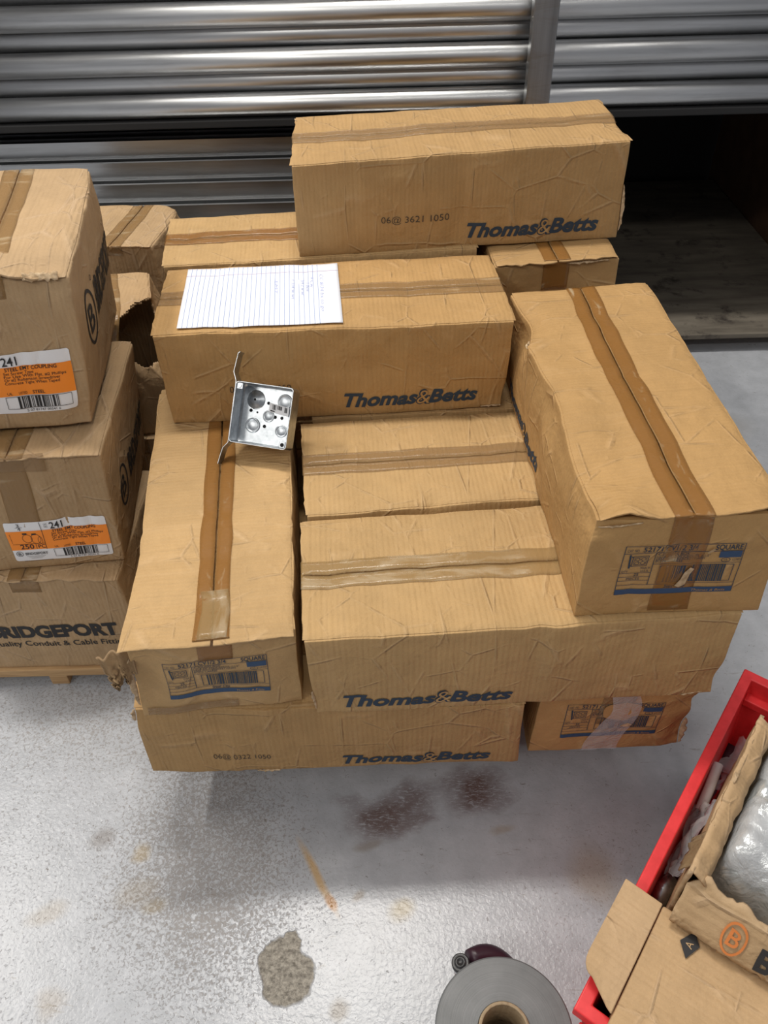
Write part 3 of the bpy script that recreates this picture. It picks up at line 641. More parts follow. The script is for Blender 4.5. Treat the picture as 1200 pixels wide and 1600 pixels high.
# --- B, bottom right
B_ = Carton('carton', 'low kraft carton at the bottom right, label torn under clear film', (L, W, H), (.3617, 1.0214, Z[0]), radians(-.11)+HP, TB[0], 71,
  obs=deepobs([((-1, -1, 0), 825, 1174), ((1, -1, 0), 1060, 1165)]), group=grp,
  dents=[((-.3, -.12, .05), (.04, .02, .05), (.014, .004, 0)), ((-.3, -.12, .13), (.03, .02, .02), (.008, .004, 0))], tape=TAPE_D, tape_drop=.10)
B_.end_label('-x', .044, .046)
d = Decal(); P = []
for k in range(22):
    a = 2*pi*k/22; r = 1+.22*noise.noise(Vector((cos(a)*2, sin(a)*2, 7))); P.append((.132+.030*r*cos(a), .118+.024*r*sin(a)))
d.poly(B_.mat, P, 2); d.build('torn_spot', B_.mapper('-x'), B_.root); d = Decal(); d.poly(TORN, [(.135, .075), (.150, .072), (.153, .079), (.146, .084), (.138, .080)], 3); d.build('torn_spot', B_.mapper('-x'), B_.root, step=.012)

h2 = (L/2, W/2)
torn_strip(K, (h2[0], -h2[1], .012), (h2[0], -h2[1], .10), (.8, -.2, 0), 3.0, .010)
torn_strip(K, (-h2[0], h2[1], .17), (-h2[0], h2[1]-.03, .18), (-.6, .2, .3), 4.0, .010)
torn_strip(B_, (-h2[0], -h2[1], .004), (-h2[0], -h2[1], .075), (-.3, -.9, 0), 5.0, .014)
torn_strip(D_, (h2[0]-.05, -h2[1], .002), (h2[0], -h2[1]+.01, .008), (.3, -.6, -.3), 6.0, .010)
torn_strip(D_, (-h2[0], -h2[1], .01), (-h2[0], -h2[1], .06), (-.8, -.4, 0), 7.0, .006)
torn_strip(C_, (-h2[0], h2[1], .03), (-h2[0], h2[1], .15), (-.5, .8, 0), 8.0, .012)
torn_strip(G_, (-h2[0], h2[1]-.004, .165), (-h2[0], h2[1]-.06, .172), (-.7, 0, .3), 9.0, .009)
torn_strip(G_, (.115, h2[1], .178), (.16, h2[1], .172), (0, .7, .5), 10.0, .006)
torn_strip(A_, (-h2[0], -h2[1], .15), (-h2[0], -h2[1], .178), (-.8, -.4, 0), 11.0, .010)
torn_strip(A_, (-.13, -h2[1], .001), (-.09, -h2[1], .001), (0, -.6, -.2), 12.0, .006)
torn_strip(J_, (-h2[0]-.004, -h2[1]+.02, .178), (-h2[0]-.004, -.02, .178), (-.8, 0, -.3), 13.0, .008)
torn_strip(E_, (h2[0], -h2[1], .005), (h2[0]-.04, -h2[1], .004), (.2, -.8, 0), 14.0, .006)
# supports hidden in the pile
hid = 'electrical box cartons hidden inside the pile'
for (x, y, z, rz, lab) in ((.1703, 1.325, Z[1], 2.6, 'kraft carton beneath the one with the paper sheet'), (.16, 1.585, Z[1], 3.0, 'kraft carton beneath the topmost carton, at second level'),
                           (.16, 1.84, Z[1], 2.5, 'rearmost kraft carton of the second level'), (-.1, 1.075, Z[0], 0.0, 'kraft carton on the pallet behind the bottom front one'),
                           (-.1, 1.33, Z[0], 0.5, 'kraft carton on the pallet beneath the paper sheet carton'), (.12, 1.59, Z[0], 1.0, 'kraft carton on the pallet beneath the topmost carton'), (.12, 1.845, Z[0], 1.5, 'rearmost kraft carton on the pallet')):
    Carton('carton', lab, (L if y > 1.32 else (L if z > Z[0] else .60), .242, H), (x, y, z), radians(rz), TB[2], 80+x*10+y*7+z*3, group=hid, amp=.0008, overhang=0.0, rag=0.0, step=.05)

# ------------------------------------------------------------------ fittings cartons at the left
bgrp = 'conduit fitting cartons stacked at the left'
def side_logo(c, face, u, v, r=.027, txt=True):
    d = Decal(); d.ring(INK, u, v, r, r*.15, r*1.15); d.text(INK, 'B', u-r*.45, v-r*.55, r*.95, r*1.6, .01)
    if txt: d.text(INK, 'BRIDGEPORT', u+r*1.6, v-r*.75, r*5.2, r*2.0, .035); d.ring(INK, u+r*1.25, v+r*1.1, r*.12, r*.04, seg=10)
    d.build('printed_logo', c.mapper(face), c.root)
def fitting_carton(label, right_front, rz, dims, mat, seed, **kw):
    kw.setdefault('limit', .06); kw.setdefault('ncr', 6); kw.setdefault('share', True)
    """placed by its right front bottom corner; local x across, y back"""
    w_, d_, h_ = dims; M = Matrix.Rotation(rz, 3, 'Z'); c = Vector(right_front) - M @ Vector((w_/2, -d_/2, 0))
    return Carton('carton', label, (w_, d_, h_), c, rz, mat, seed, group=bgrp, flap=False, **kw)
def seam_flaps(c, seam_x, mat_t, gap=.004, lift=None, rag=.003, front=.004, drop=.06, w=.052, step=.0125):
    """flaps that meet along a seam running front to back"""
    Lx, Wy, Hz = c.L, c.W, c.H
    for sd in (-1, 1):
        x0, x1 = (-Lx/2+.003, seam_x-gap/2) if sd < 0 else (seam_x+gap/2, Lx/2-.003)
        V, F = grid_box(x0, x1, -Wy/2-front, Wy/2+.002, Hz, Hz+.0034, step); out = []
        for v in V:
            v = v.copy(); e = (v.x+Lx/2) if sd < 0 else (Lx/2-v.x)
            if v.z > Hz+.001: v.z = Hz+.0006+.0028*min(1, e/.025)**.7
            if v.y < -Wy/2+.012: v.y -= (noise.noise(Vector((v.x*40, c.seed, 1)))*rag*2+noise.noise(Vector((v.x*150, c.seed, 1)))*rag)
            q = c.df(v)
            if lift: q += Vector(lift(v, sd))
            out.append(q)
        o = mobj('flap', out, F, c.mat, c.root, True); bevel(o, .0012, 1, 50)
    ac = Vector((1, 0, 0)); n = int(drop/.0125)
    path = [(Vector((seam_x, -Wy/2, Hz-drop+drop*i/n)), Vector((0, -1, 0)), ac) for i in range(n+1)]
    path += [(Vector((seam_x, -Wy/2-front, Hz+.003)), Vector((0, -.7, .7)), ac)]
    n = int(Wy/.0125); path += [(Vector((seam_x, -Wy/2+Wy*i/n, Hz+.0034)), Vector((0, 0, 1)), ac) for i in range(n+1)]
    c.strip(path, w, mat_t)

N_ = fitting_carton('tan carton at the bottom of the left stack, big black lettering on front', (-.470, .972, .05), 0.0, (.34, .30, .2485), BP[0], 101,
    dents=[((.16, -.15, .245), (.03, .03, .03), (-.004, .004, -.006)), ((0, -.15, .03), (.2, .03, .03), (0, .003, 0))], obs=[((1, -1, 1), 184, 902)])
seam_flaps(N_, 0, TAPE_B, drop=.03)
d = Decal(); d.text(INK, 'BRIDGEPORT', .060, .098, .245, .046, .05); d.text(INK, 'Quality Conduit & Cable Fittings', .052, .070, .268, .0215, .008)
d.build('printed_lettering', N_.mapper('-y'), N_.root)
M_ = fitting_carton('tan carton in the middle of the left stack, whole orange sticker on front', (-.4665, 1.010, .304), radians(5.3), (.285, .325, .243), BP[1], 113,
    dents=[((.14, -.16, .24), (.03, .03, .03), (-.003, .004, -.006)), ((.06, -.16, .14), (.008, .03, .09), (0, .003, 0)), ((.1, -.16, .12), (.008, .03, .09), (0, .003, 0))], obs=[((1, -1, 1), 154, 699), ((1, 1, 1), 202, 515), ((1, -1, 0), 196, 875)])
def mlift(v, sd): return (0, 0, 0)
seam_flaps(M_, -.005, TAPE_B, drop=.225)
M_.sticker('-y', .098, .020, .170, .092, 0.0)
side_logo(M_, '+x', .085, .105, .034)
M_.strip([(Vector((-.022+.0125*i, -.163, .236)), Vector((0, -1, .3)), Vector((0, 0, 1))) for i in range(7)], .035, TAPE_D, 'loose_tape', .008, lift=.002)
P_ = fitting_carton('tan carton on top of the left stack, crushed top edge and cropped sticker', (-.474, 1.065, .559), radians(4.6), (.285, .345, .243), BP[0], 127,
    dents=[((.11, -.17, .25), (.05, .04, .03), (-.012, .014, -.014)), ((.142, -.08, .2), (.03, .05, .05), (-.008, 0, -.002)), ((-.02, -.17, .24), (.09, .03, .025), (0, .008, -.006)), ((.13, -.17, .02), (.02, .02, .02), (-.006, .006, 0)), ((.05, -.172, .15), (.01, .03, .1), (0, .003, 0)), ((.142, .17, .25), (.04, .04, .05), (-.006, -.004, 0))], amp=.003,
    obs=[((1, -1, 1), 112, 425), ((1, 1, 1), 146, 264), ((1, -1, 0), 146, 662), ((1, 1, 0), 184, 484)], zclamp=False)
def plift(v, sd): return (0, 0, .006*max(0, -v.y-.1)/.07*max(0, 1-abs(v.x-.0)/.1))
seam_flaps(P_, .018, TAPE_B, drop=.03, rag=.005, lift=plift)
P_.sticker('-y', .076, .028, .19, .100, radians(1.0))
side_logo(P_, '+x', .095, .125, .036)
V, F = [], []
for i in range(12):
    for j in range(4):
        a, b = i/11, j/3
        V.append(P_.df(Vector((.075+.055*a, -.1725-.004*b*(1+noise.noise(Vector((a*9, b*3, 1)))), .252-.010*b+.006*noise.noise(Vector((a*13, b*5, 2)))))))
for i in range(11):
    for j in range(3): F.append((i*4+j, (i+1)*4+j, (i+1)*4+j+1, i*4+j+1))
o = mobj('torn_edge', V, F, TORN, P_.root, True); m = o.modifiers.new('thick', 'SOLIDIFY'); m.thickness = .002
# behind: S low, R crushed, Q with slit tape
S_ = fitting_carton('tan carton standing on the skid behind the left stack', (-.425, 1.385, .05), radians(2), (.33, .28, .247), BP[2], 131)
seam_flaps(S_, .06, TAPE_B, drop=.04)
R_ = fitting_carton('crushed tan carton with a ripped edge, wedged behind the left stack', (-.428, 1.400, .302), radians(3), (.29, .27, .246), BP[2], 139, step=.0045,
    dents=[((.145, -.13, .24), (.09, .06, .09), (-.045, .02, -.055)), ((.06, -.13, .24), (.06, .05, .03), (-.0, .01, -.03)), ((.145, .02, .2), (.04, .08, .06), (-.012, 0, -.004))], amp=.003, obs=[((1, 1, 1), 232, 428)], zclamp=False)
seam_flaps(R_, .05, TAPE_B, drop=.03, rag=.006, step=.0045)
for ob in [R_.body]+[c for c in R_.root.children if c.name.startswith('flap')]:
    bm = bmesh.new(); bm.from_mesh(ob.data)
    kill = []
    for fc in bm.faces:
        p = fc.calc_center_median(); e = ((p.x-.125)/.085)**2+((p.y+.11)/.14)**2+((p.z-.215)/.066)**2
        if e+.22*noise.noise(p*30)+.12*noise.noise(p*90) < 1: kill.append(fc)
    bmesh.ops.delete(bm, geom=kill, context='FACES'); bm.to_mesh(ob.data); bm.free()
    if ob is R_.body:
        ob.modifiers.clear(); m = ob.modifiers.new('thick', 'SOLIDIFY'); m.thickness = .004; m.offset = -1
d = Decal(); d.rect(WHITE_P, .10, .07, .17, .10); d.rect(ORANGE_D, .10, .03, .17, .07); d.build('paper_sticker', R_.mapper('+x'), R_.root)
Q0 = fitting_carton('tan carton underneath the one with slit tape', (-.497, 1.735, .05), radians(1), (.30, .27, .25), BP[1], 143)
Q_ = fitting_carton('tan carton with slit tape on top, standing behind the crushed one', (-.497, 1.735, .301), radians(-2), (.30, .27, .262), BP[1], 149, obs=[((1, -1, 1), 238, 386), ((1, 1, 1), 284, 322)], zclamp=False, dents=[((.15, .135, .26), (.03, .04, .03), (-.012, -.01, -.008))])
seam_flaps(Q_, .055, TAPE_B, drop=.02, gap=.006)

# skid under the left stack and pallet under the pile
sk = empty('wooden_skid', (-.64, 1.35, 0)); tag(sk, 'low wooden skid under the left stack of cartons', 'pallet')
for k in range(6):
    boxobj('board', (-.215, .18, -.385+.185*k, -.385+.185*k+.14, .029, .05), PINE, sk, .002)
for x in (-.20, -.02, .15):
    v, f = [], []
    boxobj('runner', (x-.018, x+.018, -.383, .66, 0, .029), PINE, sk, .002)
pa = empty('wooden_pallet', (.06, 1.36, 0)); tag(pa, 'wooden pallet mostly hidden beneath the pile of electrical box cartons', 'pallet')
for k in range(7):
    boxobj('board', (-.44, .44, -.50+.165*k, -.50+.165*k+.095, .102, .1195), PINE, pa, .002)
for x in (-.40, 0, .40):
    boxobj('runner', (x-.02, x+.02, -.49, .58, .016, .102), PINE, pa, .002)
for y in (-.49, 0, .49):
    boxobj('bottom_board', (-.44, .44, y, y+.09, 0, .016), PINE, pa, .002)

# ------------------------------------------------------------------ storage rack, conduit and strut
YR = 2.20; PD = .0558
rk = empty('storage_rack', (0, 2.3, 0)); tag(rk, 'steel storage rack with a grey upright post in front of the conduit', 'rack')
def rbox(name, x0, x1, y0, y1, z0, z1, mat, bv=.003): return boxobj(name, (x0, x1, y0-2.3, y1-2.3, z0, z1), mat, rk, bv)
px0 = .402
def upright(x):
    v, f = [], []
    prof = [(-.029, 0), (.029, 0), (.029, .04), (.025, .04), (.025, .004), (-.025, .004), (-.025, .04), (-.029, .04)]
    for z in (0, 1.75): v += [(x+a, 2.118-2.3+b, z) for a, b in prof]
    n = len(prof)
    for i in range(n): f.append((i, (i+1) % n, n+(i+1) % n, n+i))
    f += [tuple(range(n))[::-1], tuple(range(n, 2*n))]
    return bevel(mobj('upright_post', v, f, POST, rk), .003)
for x in (px0, -1.62, 2.0): upright(x)
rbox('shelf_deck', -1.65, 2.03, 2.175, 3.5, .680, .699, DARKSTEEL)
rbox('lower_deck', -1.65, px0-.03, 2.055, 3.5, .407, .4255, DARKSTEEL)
rbox('added_back_panel', -1.65, 2.03, 3.45, 3.47, .0, 1.75, DARKSTEEL)  # unseen panel added to keep light out of the bay
for x in (px0, -1.62, 2.0): rbox('shelf_arm', x-.02, x+.02, 2.16, 3.45, .645, .680, POST)
for x in (px0-.05, -1.62): rbox('lower_arm', x-.02, x+.02, 2.16, 3.45, .372, .407, POST)
for x in (px0, -1.62, 2.0): rbox('rear_post', x-.03, x+.03, 3.40, 3.45, 0, 1.75, POST)

# conduit, stacked in a honeycomb
v, f = [], []
seg = 40; XA, XB = -1.55, 1.95
ro, ri = PD/2, PD/2-.0022
for x, r in ((XA, ri), (XA, ro), (XB, ro), (XB, ri)):
    v += [(x, r*cos(2*pi*k/seg), r*sin(2*pi*k/seg)) for k in range(seg)]
for a in range(4):
    b = (a+1) % 4
    for k in range(seg):
        k2 = (k+1) % seg; f.append((a*seg+k, b*seg+k, b*seg+k2, a*seg+k2))
pm = bpy.data.meshes.new('conduit'); pm.from_pydata(v, [], f); pm.materials.append(PIPE); pm.polygons.foreach_set('use_smooth', [True]*len(pm.polygons)); pm.update()
words = ['lowest', 'second', 'third', 'fourth', 'fifth', 'sixth', 'seventh', 'eighth', 'ninth', 'tenth']
rnd = random.Random(4)
for row in range(10):
    for col in range(2):
        o = bpy.data.objects.new('conduit_pipe', pm); COL.objects.link(o)
        o.location = (rnd.uniform(-.06, .06), YR + (PD/2+.0006 if row % 2 else 0) + col*(PD+.0012), .700+PD/2 + row*PD*.885)
        o.rotation_euler = (rnd.uniform(0, 6.28), 0, 0)
        if col == 0: lab = ('shiny galvanized conduit pipe in %s row of the rack stack, counted upward' % words[row])
        else: lab = 'galvanized conduit pipe deeper in the rack stack, behind the front ones'
        tag(o, lab, 'pipe', 'conduit pipes on the rack shelf')

# strut channel: C profile, open side up, in-turned lips
def strut_mesh(length, slotted=False):
    s_, t_, lip, lh = .0413, .0026, .0095, .007
    prof = [(-s_/2, 0), (s_/2, 0), (s_/2, s_), (s_/2-lip, s_), (s_/2-lip, s_-lh), (s_/2-lip+t_, s_-lh), (s_/2-lip+t_, s_-t_), (s_/2-t_, s_-t_), (s_/2-t_, t_),
            (-s_/2+t_, t_), (-s_/2+t_, s_-t_), (-s_/2+lip-t_, s_-t_), (-s_/2+lip-t_, s_-lh), (-s_/2+lip, s_-lh), (-s_/2+lip, s_), (-s_/2, s_)]
    v, f = [], []
    n = len(prof)
    for x in (0, length): v += [(x, a, b) for a, b in prof]
    for i in range(n): f.append((i, (i+1) % n, n+(i+1) % n, n+i))
    f += [tuple(range(n))[::-1], tuple(range(n, 2*n))]
    return v, f
v, f = strut_mesh(1.88); sm_ = bpy.data.meshes.new('strut'); sm_.from_pydata(v, [], f); sm_.materials.append(STRUT); sm_.update()
ypos = [2.24-.0422*k for k in range(5)]
top_z = .634
for k in range(5):
    for c in range(2+k):
        o = bpy.data.objects.new('strut_channel', sm_); COL.objects.link(o)
        o.location = (-1.56+.02*rnd.random(), ypos[k]+.0415*c+.0207, top_z-.0415*k-.0413)
        tag(o, ('steel strut channel on the lower rack shelf, %s from the top at the front' % words[k].replace('lowest', 'first')) if c == 0 else 'steel strut channel deeper in the lower shelf stack', 'strut', 'strut channels on the lower shelf')
# slotted channels further back in the dark, webs upward
def slotted(length):
    v, f = [], []
    s_ = .0413; slot, pitch, sw = .030, .052, .0145
    def quad(x0, x1, y0, y1, z=.0413): 
        n = len(v); v.extend([(x0, y0, z), (x1, y0, z), (x1, y1, z), (x0, y1, z)]); f.append((n, n+1, n+2, n+3))
    quad(0, length, -s_/2, -sw/2); quad(0, length, sw/2, s_/2)
    x = 0.0
    while x < length:
        quad(x, min(x+pitch-slot, length), -sw/2, sw/2); x += pitch
    for y in (-s_/2, s_/2):
        n = len(v); v.extend([(0, y, 0), (length, y, 0), (length, y, s_), (0, y, s_)]); f.append((n, n+1, n+2, n+3))
    return v, f
v, f = slotted(1.85); sl = bpy.data.meshes.new('slotted'); sl.from_pydata(v, [], f); sl.materials.append(STRUT); sl.update()
for k, (y, z) in enumerate(((2.385, .612), (2.44, .618), (2.52, .628))):
    o = bpy.data.objects.new('slotted_channel', sl); COL.objects.link(o); o.location = (-1.55, y, z-.0413); m = o.modifiers.new('thick', 'SOLIDIFY'); m.thickness = .0025
    tag(o, 'slotted steel channel lying in the dark gap under the conduit, %s from the front' % words[k].replace('lowest', 'first'), 'strut', 'slotted channels in the dark gap')
boxobj('strut_bundle', (-1.55, .32, 2.345, 2.56, .427, .570), STRUT, None, .004); tag(bpy.data.objects['strut_bundle'], 'bundle of strut packed under the slotted channels', 'strut')

# bay at the right: board on battens and hardboard side
dk = empty('deck_board', (.93, 2.75, 0)); tag(dk, 'dirty plywood board lying low in the dark rack bay', 'board')
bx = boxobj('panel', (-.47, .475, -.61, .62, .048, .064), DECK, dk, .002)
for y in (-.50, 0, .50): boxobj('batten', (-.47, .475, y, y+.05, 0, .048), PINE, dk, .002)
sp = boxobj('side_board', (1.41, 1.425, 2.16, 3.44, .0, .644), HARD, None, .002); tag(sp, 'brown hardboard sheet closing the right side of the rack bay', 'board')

# ------------------------------------------------------------------ sheet of lined paper
TOPZ = Z[2]+H
c4 = [atz(x, y, TOPZ+.0015) for x, y in ((276, 514), (536, 503), (527, 411), (294, 421))]   # front-left, front-right, back-right, back-left
pr = empty('paper_sheet', c4[0]); tag(pr, 'white lined notebook sheet with faint blue handwriting on the carton top', 'paper')
def pmap(u, v, h):
    """u along the long side 0..1 (left to right), v 0..1 front to back"""
    p = c4[0]*(1-u)*(1-v)+c4[1]*u*(1-v)+c4[2]*u*v+c4[3]*(1-u)*v
    q = E_.M @ E_.df(E_.Mi @ Vector((p.x, p.y, TOPZ)))
    z = max(q.z, TOPZ-.002)+.0022+.0012*noise.noise(Vector((u*3, v*2, 4)))+.0015*max(0, .08-v)*8*0
    return Vector((p.x, p.y, z+h))-c4[0]
V, F = [], []
for i in range(37):
    for j in range(25): V.append(pmap(i/36, j/24, 0))
for i in range(36):
    for j in range(24): F.append((i*25+j, (i+1)*25+j, (i+1)*25+j+1, i*25+j+1))
PAPER = plain('white_paper', (.80, .82, .88), .6)
o = mobj('sheet', V, F, PAPER, pr, True); m = o.modifiers.new('thick', 'SOLIDIFY'); m.thickness = .0002
RULE = plain('ruled_blue', (.33, .40, .62), .7); MARGIN = plain('ruled_margin', (.55, .45, .62), .7); PEN = plain('ballpoint_blue', (.46, .51, .74), .6)
def ptmap(u, v, h): return pmap(u, v, h)
d = Decal()
for k in range(28):
    u = .03+k*.0308
    d.rect(RULE, u-.0018, 0, u+.0018, 1)
d.build('ruled_line', ptmap, pr, step=.0417, lift0=.00035)
d = Decal(); d.rect(MARGIN, 0, .862, 1, .868); d.build('margin_line', ptmap, pr, step=.0417, lift0=.0004)
d = Decal()
for tx, u, v0, ln in (('CC 8/34 bx to go', .875, .80, .62), ('9 Cw', .812, .76, .19), ('1 Box', .784, .66, .16), ('3/4 c w wt', .752, .72, .28), ('1 1/4 w wt', .690, .72, .33), ('EMT', .580, .72, .22)):
    d = Decal(); d.text(PEN, tx, u, v0, ln, .033, -.006, .15, 0, -pi/2); d.build('handwriting', ptmap, pr, step=.0417, lift0=.0005)

# ------------------------------------------------------------------ metal electrical box leaning against the carton
BL = atz(356, 690, .520); BR = atz(446, 704, .520); TL = aty(367, 593, 1.138)
ex = (BR-BL).normalized(); ey = (TL-BL); ey = (ey-ex*ey.dot(ex)).normalized(); ez = ex.cross(ey)     # ez toward the viewer (open side)
S = .103; DEP = .038
eb = bpy.data.objects.new('electrical_box', None); COL.objects.link(eb); tag(eb, 'galvanized square electrical box with bracket leaning against the carton', 'electrical box')
eb.matrix_world = Matrix(((ex.x, ey.x, ez.x, BL.x), (ex.y, ey.y, ez.y, BL.y), (ex.z, ey.z, ez.z, BL.z), (0, 0, 0, 1)))
# tray: solid back plate, its holes painted on as dark discs; walls with rounded corners
def rrect(x0, y0, x1, y1, r, n=5):
    P = []
    for cx, cy, a0 in ((x1-r, y1-r, 0), (x0+r, y1-r, 90), (x0+r, y0+r, 180), (x1-r, y0+r, 270)):
        P += [(cx+r*cos(radians(a0+90*k/n)), cy+r*sin(radians(a0+90*k/n))) for k in range(n+1)]
    return P
loops = [(rrect(0, 0, S, S, .006), 0.0), (rrect(0, 0, S, S, .006), -DEP+.004), (rrect(.003, .003, S-.003, S-.003, .005), -DEP), None,
         (rrect(.0045, .0045, S-.0045, S-.0045, .005), -DEP+.0018), (rrect(.0018, .0018, S-.0018, S-.0018, .005), -DEP+.005), (rrect(.0018, .0018, S-.0018, S-.0018, .005), 0.0)]
v, f = [], []
n = 24; li = []
for lp in loops:
    if lp is None: continue
    li.append(len(v)); v += [(x, y, lp[1]) for x, y in lp[0]]
for a, b in ((0, 1), (1, 2), (3, 4), (4, 5), (5, 0)):
    for k in range(n):
        k2 = (k+1) % n; f.append((li[a]+k, li[a]+k2, li[b]+k2, li[b]+k))
f.append(tuple(li[2]+k for k in range(n))); f.append(tuple(li[3]+k for k in range(n)))
o = mobj('housing', v, f, ZINC, eb); bevel(o, .0006, 1)
base = -DEP+.0018
def knock(cx, cy, r, h=.0012):
    v, f = lathe([(0.0001, base+.0006), (r*.70, base+.0006), (r*.76, base+.0003), (r*.80, base+h), (r, base+h), (r*1.05, base)], 28)
    mobj('knockout', [(x+cx, y+cy, z) for x, y, z in v], f, ZINC, eb, True)
knock(.078, .080, .0125, .0018); knock(.026, .033, .0125, .0024); knock(.078, .030, .0105); knock(.052, .052, .0100)
v, f = lathe([(.0001, base+.0055), (.004, base+.0055), (.006, base+.004), (.010, base+.0035), (.0115, base+.0018), (.015, base+.0015), (.0165, base)], 30)
mobj('raised_boss', [(x+.026, y+.077, z) for x, y, z in v], f, ZINC, eb, True)
v, f = lathe([(.0001, base+.0058), (.0022, base+.0058)], 16); mobj('boss_hole_shade', [(x+.026, y+.077, z) for x, y, z in v], f, HOLE_SHADE, eb)
for cx, cy, r in ((.049, .074, .0028), (.019, .058, .0030), (.031, .056, .0018), (.064, .052, .0030), (.076, .052, .0028), (.047, .034, .0030)):
    v, f = lathe([(.0001, base+.0003), (r, base+.0003)], 16); mobj('screw_hole_shade', [(x+cx, y+cy, z) for x, y, z in v], f, HOLE_SHADE, eb)
for cx, cy in ((.008, S-.008), (S-.008, .008)):
    v, f = box_vf(cx-.0055, cx+.0055, cy-.0055, cy+.0055, -.0032, -.001); bevel(mobj('corner_ear', v, f, ZINC, eb), .0015)
    v, f = lathe([(.0001, .0), (.0028, .0), (.0034, -.001)], 14); mobj('ear_screw', [(x+cx, y+cy, z) for x, y, z in v], f, HOLE_SHADE if cx > .05 else ZINC, eb)
prof = [(-.0150, -.040), (-.0125, -.025), (-.0095, -.011), (-.0016, -.001), (-.0016, S), (-.0075, S+.014), (-.006, S+.028), (-.004, S+.045), (-.001, S+.0485)]
v, f = [], []
for a, b in prof:
    wd = .016 if 0 <= b <= S else .0125
    for z in (-.004, -.004-wd*1.6): v.append((a, b, z))
for i in range(len(prof)-1): f.append((2*i, 2*i+1, 2*i+3, 2*i+2))
o = mobj('bracket', v, f, ZINC, eb); m = o.modifiers.new('thick', 'SOLIDIFY'); m.thickness = .0014; m.offset = 0; bevel(o, .0003, 1)
d = Decal(); d.rect(WHITE_P, .052, .058, .088, .073); d.bars(INK, .058, .063, .066, .0715, 3, 1, 6); d.bars(INK, .067, .065, .076, .0715, 4, 1, 8); d.bars(INK, .080, .063, .085, .0715, 6, 1, 5); d.rect(INK, .055, .0595, .063, .0615, 1)
d.build('barcode_sticker', lambda u, v_, h: Vector((u, v_-.12*(u-.07), base+.0022+h)), eb, label='small white barcode sticker')

# ------------------------------------------------------------------ red bin with cartons, bottom right
RIMZ = .28
B0 = atz(896, 1576, RIMZ); B1 = atz(1164, 1044, RIMZ)
ba = (B1-B0); BLEN = ba.length; ba.normalize(); bang = math.atan2(ba.y, ba.x)      # local x = toward the back, local y = left (so right is -y)
RB = Matrix.Translation((B0.x, B0.y, 0)) @ Matrix.Rotation(bang, 4, 'Z')
RED = NT('red_polypropylene'); RED.set(Base_Color=RED.ramp(RED.noise(RED.coord(), 60, 4), [(.3, (.66, .024, .028)), (.7, (.80, .040, .045))]), Roughness=.42); RED = RED.m
bn = empty('stacking_bin', (B0.x, B0.y, 0), bang); tag(bn, 'long red plastic stacking bin on the floor holding opened cartons', 'bin')
BW = .31
def brect(i, z, fr=0.0): return [(-fr+i, -i, z), (BLEN-i, -i, z), (BLEN-i, -BW+i, z), (-fr+i, -BW+i, z)]
lps = [brect(.030, 0.0), brect(.010, RIMZ-.020), brect(.010, RIMZ-.018), brect(0, RIMZ-.018), brect(0, RIMZ), brect(.0165, RIMZ), brect(.0165, RIMZ-.012), brect(.036, .006)]
v, f = [], []
for lp in lps: v += lp
for a in range(len(lps)-1):
    for k in range(4):
        k2 = (k+1) % 4; f.append((a*4+k, a*4+k2, a*4+4+k2, a*4+4+k))
f.append((0, 1, 2, 3)); e0 = (len(lps)-1)*4; f.append((e0+3, e0+2, e0+1, e0))
o = mobj('tub', v, f, RED, bn); bm = bmesh.new(); bm.from_mesh(o.data); bmesh.ops.recalc_face_normals(bm, faces=bm.faces[:]); bm.to_mesh(o.data); bm.free(); bevel(o, .004, 3, 35)
v, f = box_vf(-.016, .002, -.17, -.012, RIMZ-.030, RIMZ-.026); bevel(mobj('label_holder', v, f, RED, bn), .0015)
v, f = box_vf(-.016, -.012, -.17, -.012, RIMZ-.075, RIMZ-.026); bevel(mobj('label_holder', v, f, RED, bn), .0015)
boxobj('rim_step', (BLEN-.034, BLEN-.016, -BW+.02, -.018, RIMZ-.045, RIMZ-.030), RED, bn, .002)
def bpt(a, b, z): return RB @ Vector((a, -b, z))

# smooth kraft carton with an open flap hooked over the rim
kc = empty('open_carton', bpt(.06, .15, .007), bang); tag(kc, 'plain kraft carton in the front of the red bin, flap folded over the rim', 'carton')
kh = .298-.007
V, F = grid_box(-.105, .103, -.115, .112, 0, kh, .02)
bevel(mobj('body', [v+n3(v, 10, 3)*.0012 for v in V], F, KRAFT, kc, True), .003, 2, 45)
P = [(.103, .113), (.103, .163)] + [(-.003+.0-.022*sin(k*pi/2/5)+.0, .163-.016*(1-cos(k*pi/2/5))) for k in range(6)] + [(-.043, .120), (-.046, .113)]
V, F = [], []
nn = len(P)
for z in (0.0, .0035):
    for x, y in P: V.append(Vector((x, y, kh-.001+z+(y-.113)*.10)))
F = [tuple(range(nn, 2*nn)), tuple(range(nn))[::-1]]+[(i, (i+1) % nn, nn+(i+1) % nn, nn+i) for i in range(nn)]
bevel(mobj('flap', V, F, KRAFT, kc), .001, 1)
d = Decal(); d.poly(INK, [(.164, .195), (.186, .186), (.200, .197), (.180, .208)]); d.text(KRAFT, 'A', .177, .193, .008, .012, lift=1)
d.build('printed_mark', lambda u, v_, h: Vector((-.105+u, -.115+v_-.013, kh+.0014+h)), kc)

# torn fittings carton behind it, with a plastic bag of fittings
tw, tl_, th = .23, .27, .25
tc_root_loc = bpt(.175+tl_/2, .052+tw/2, .007)
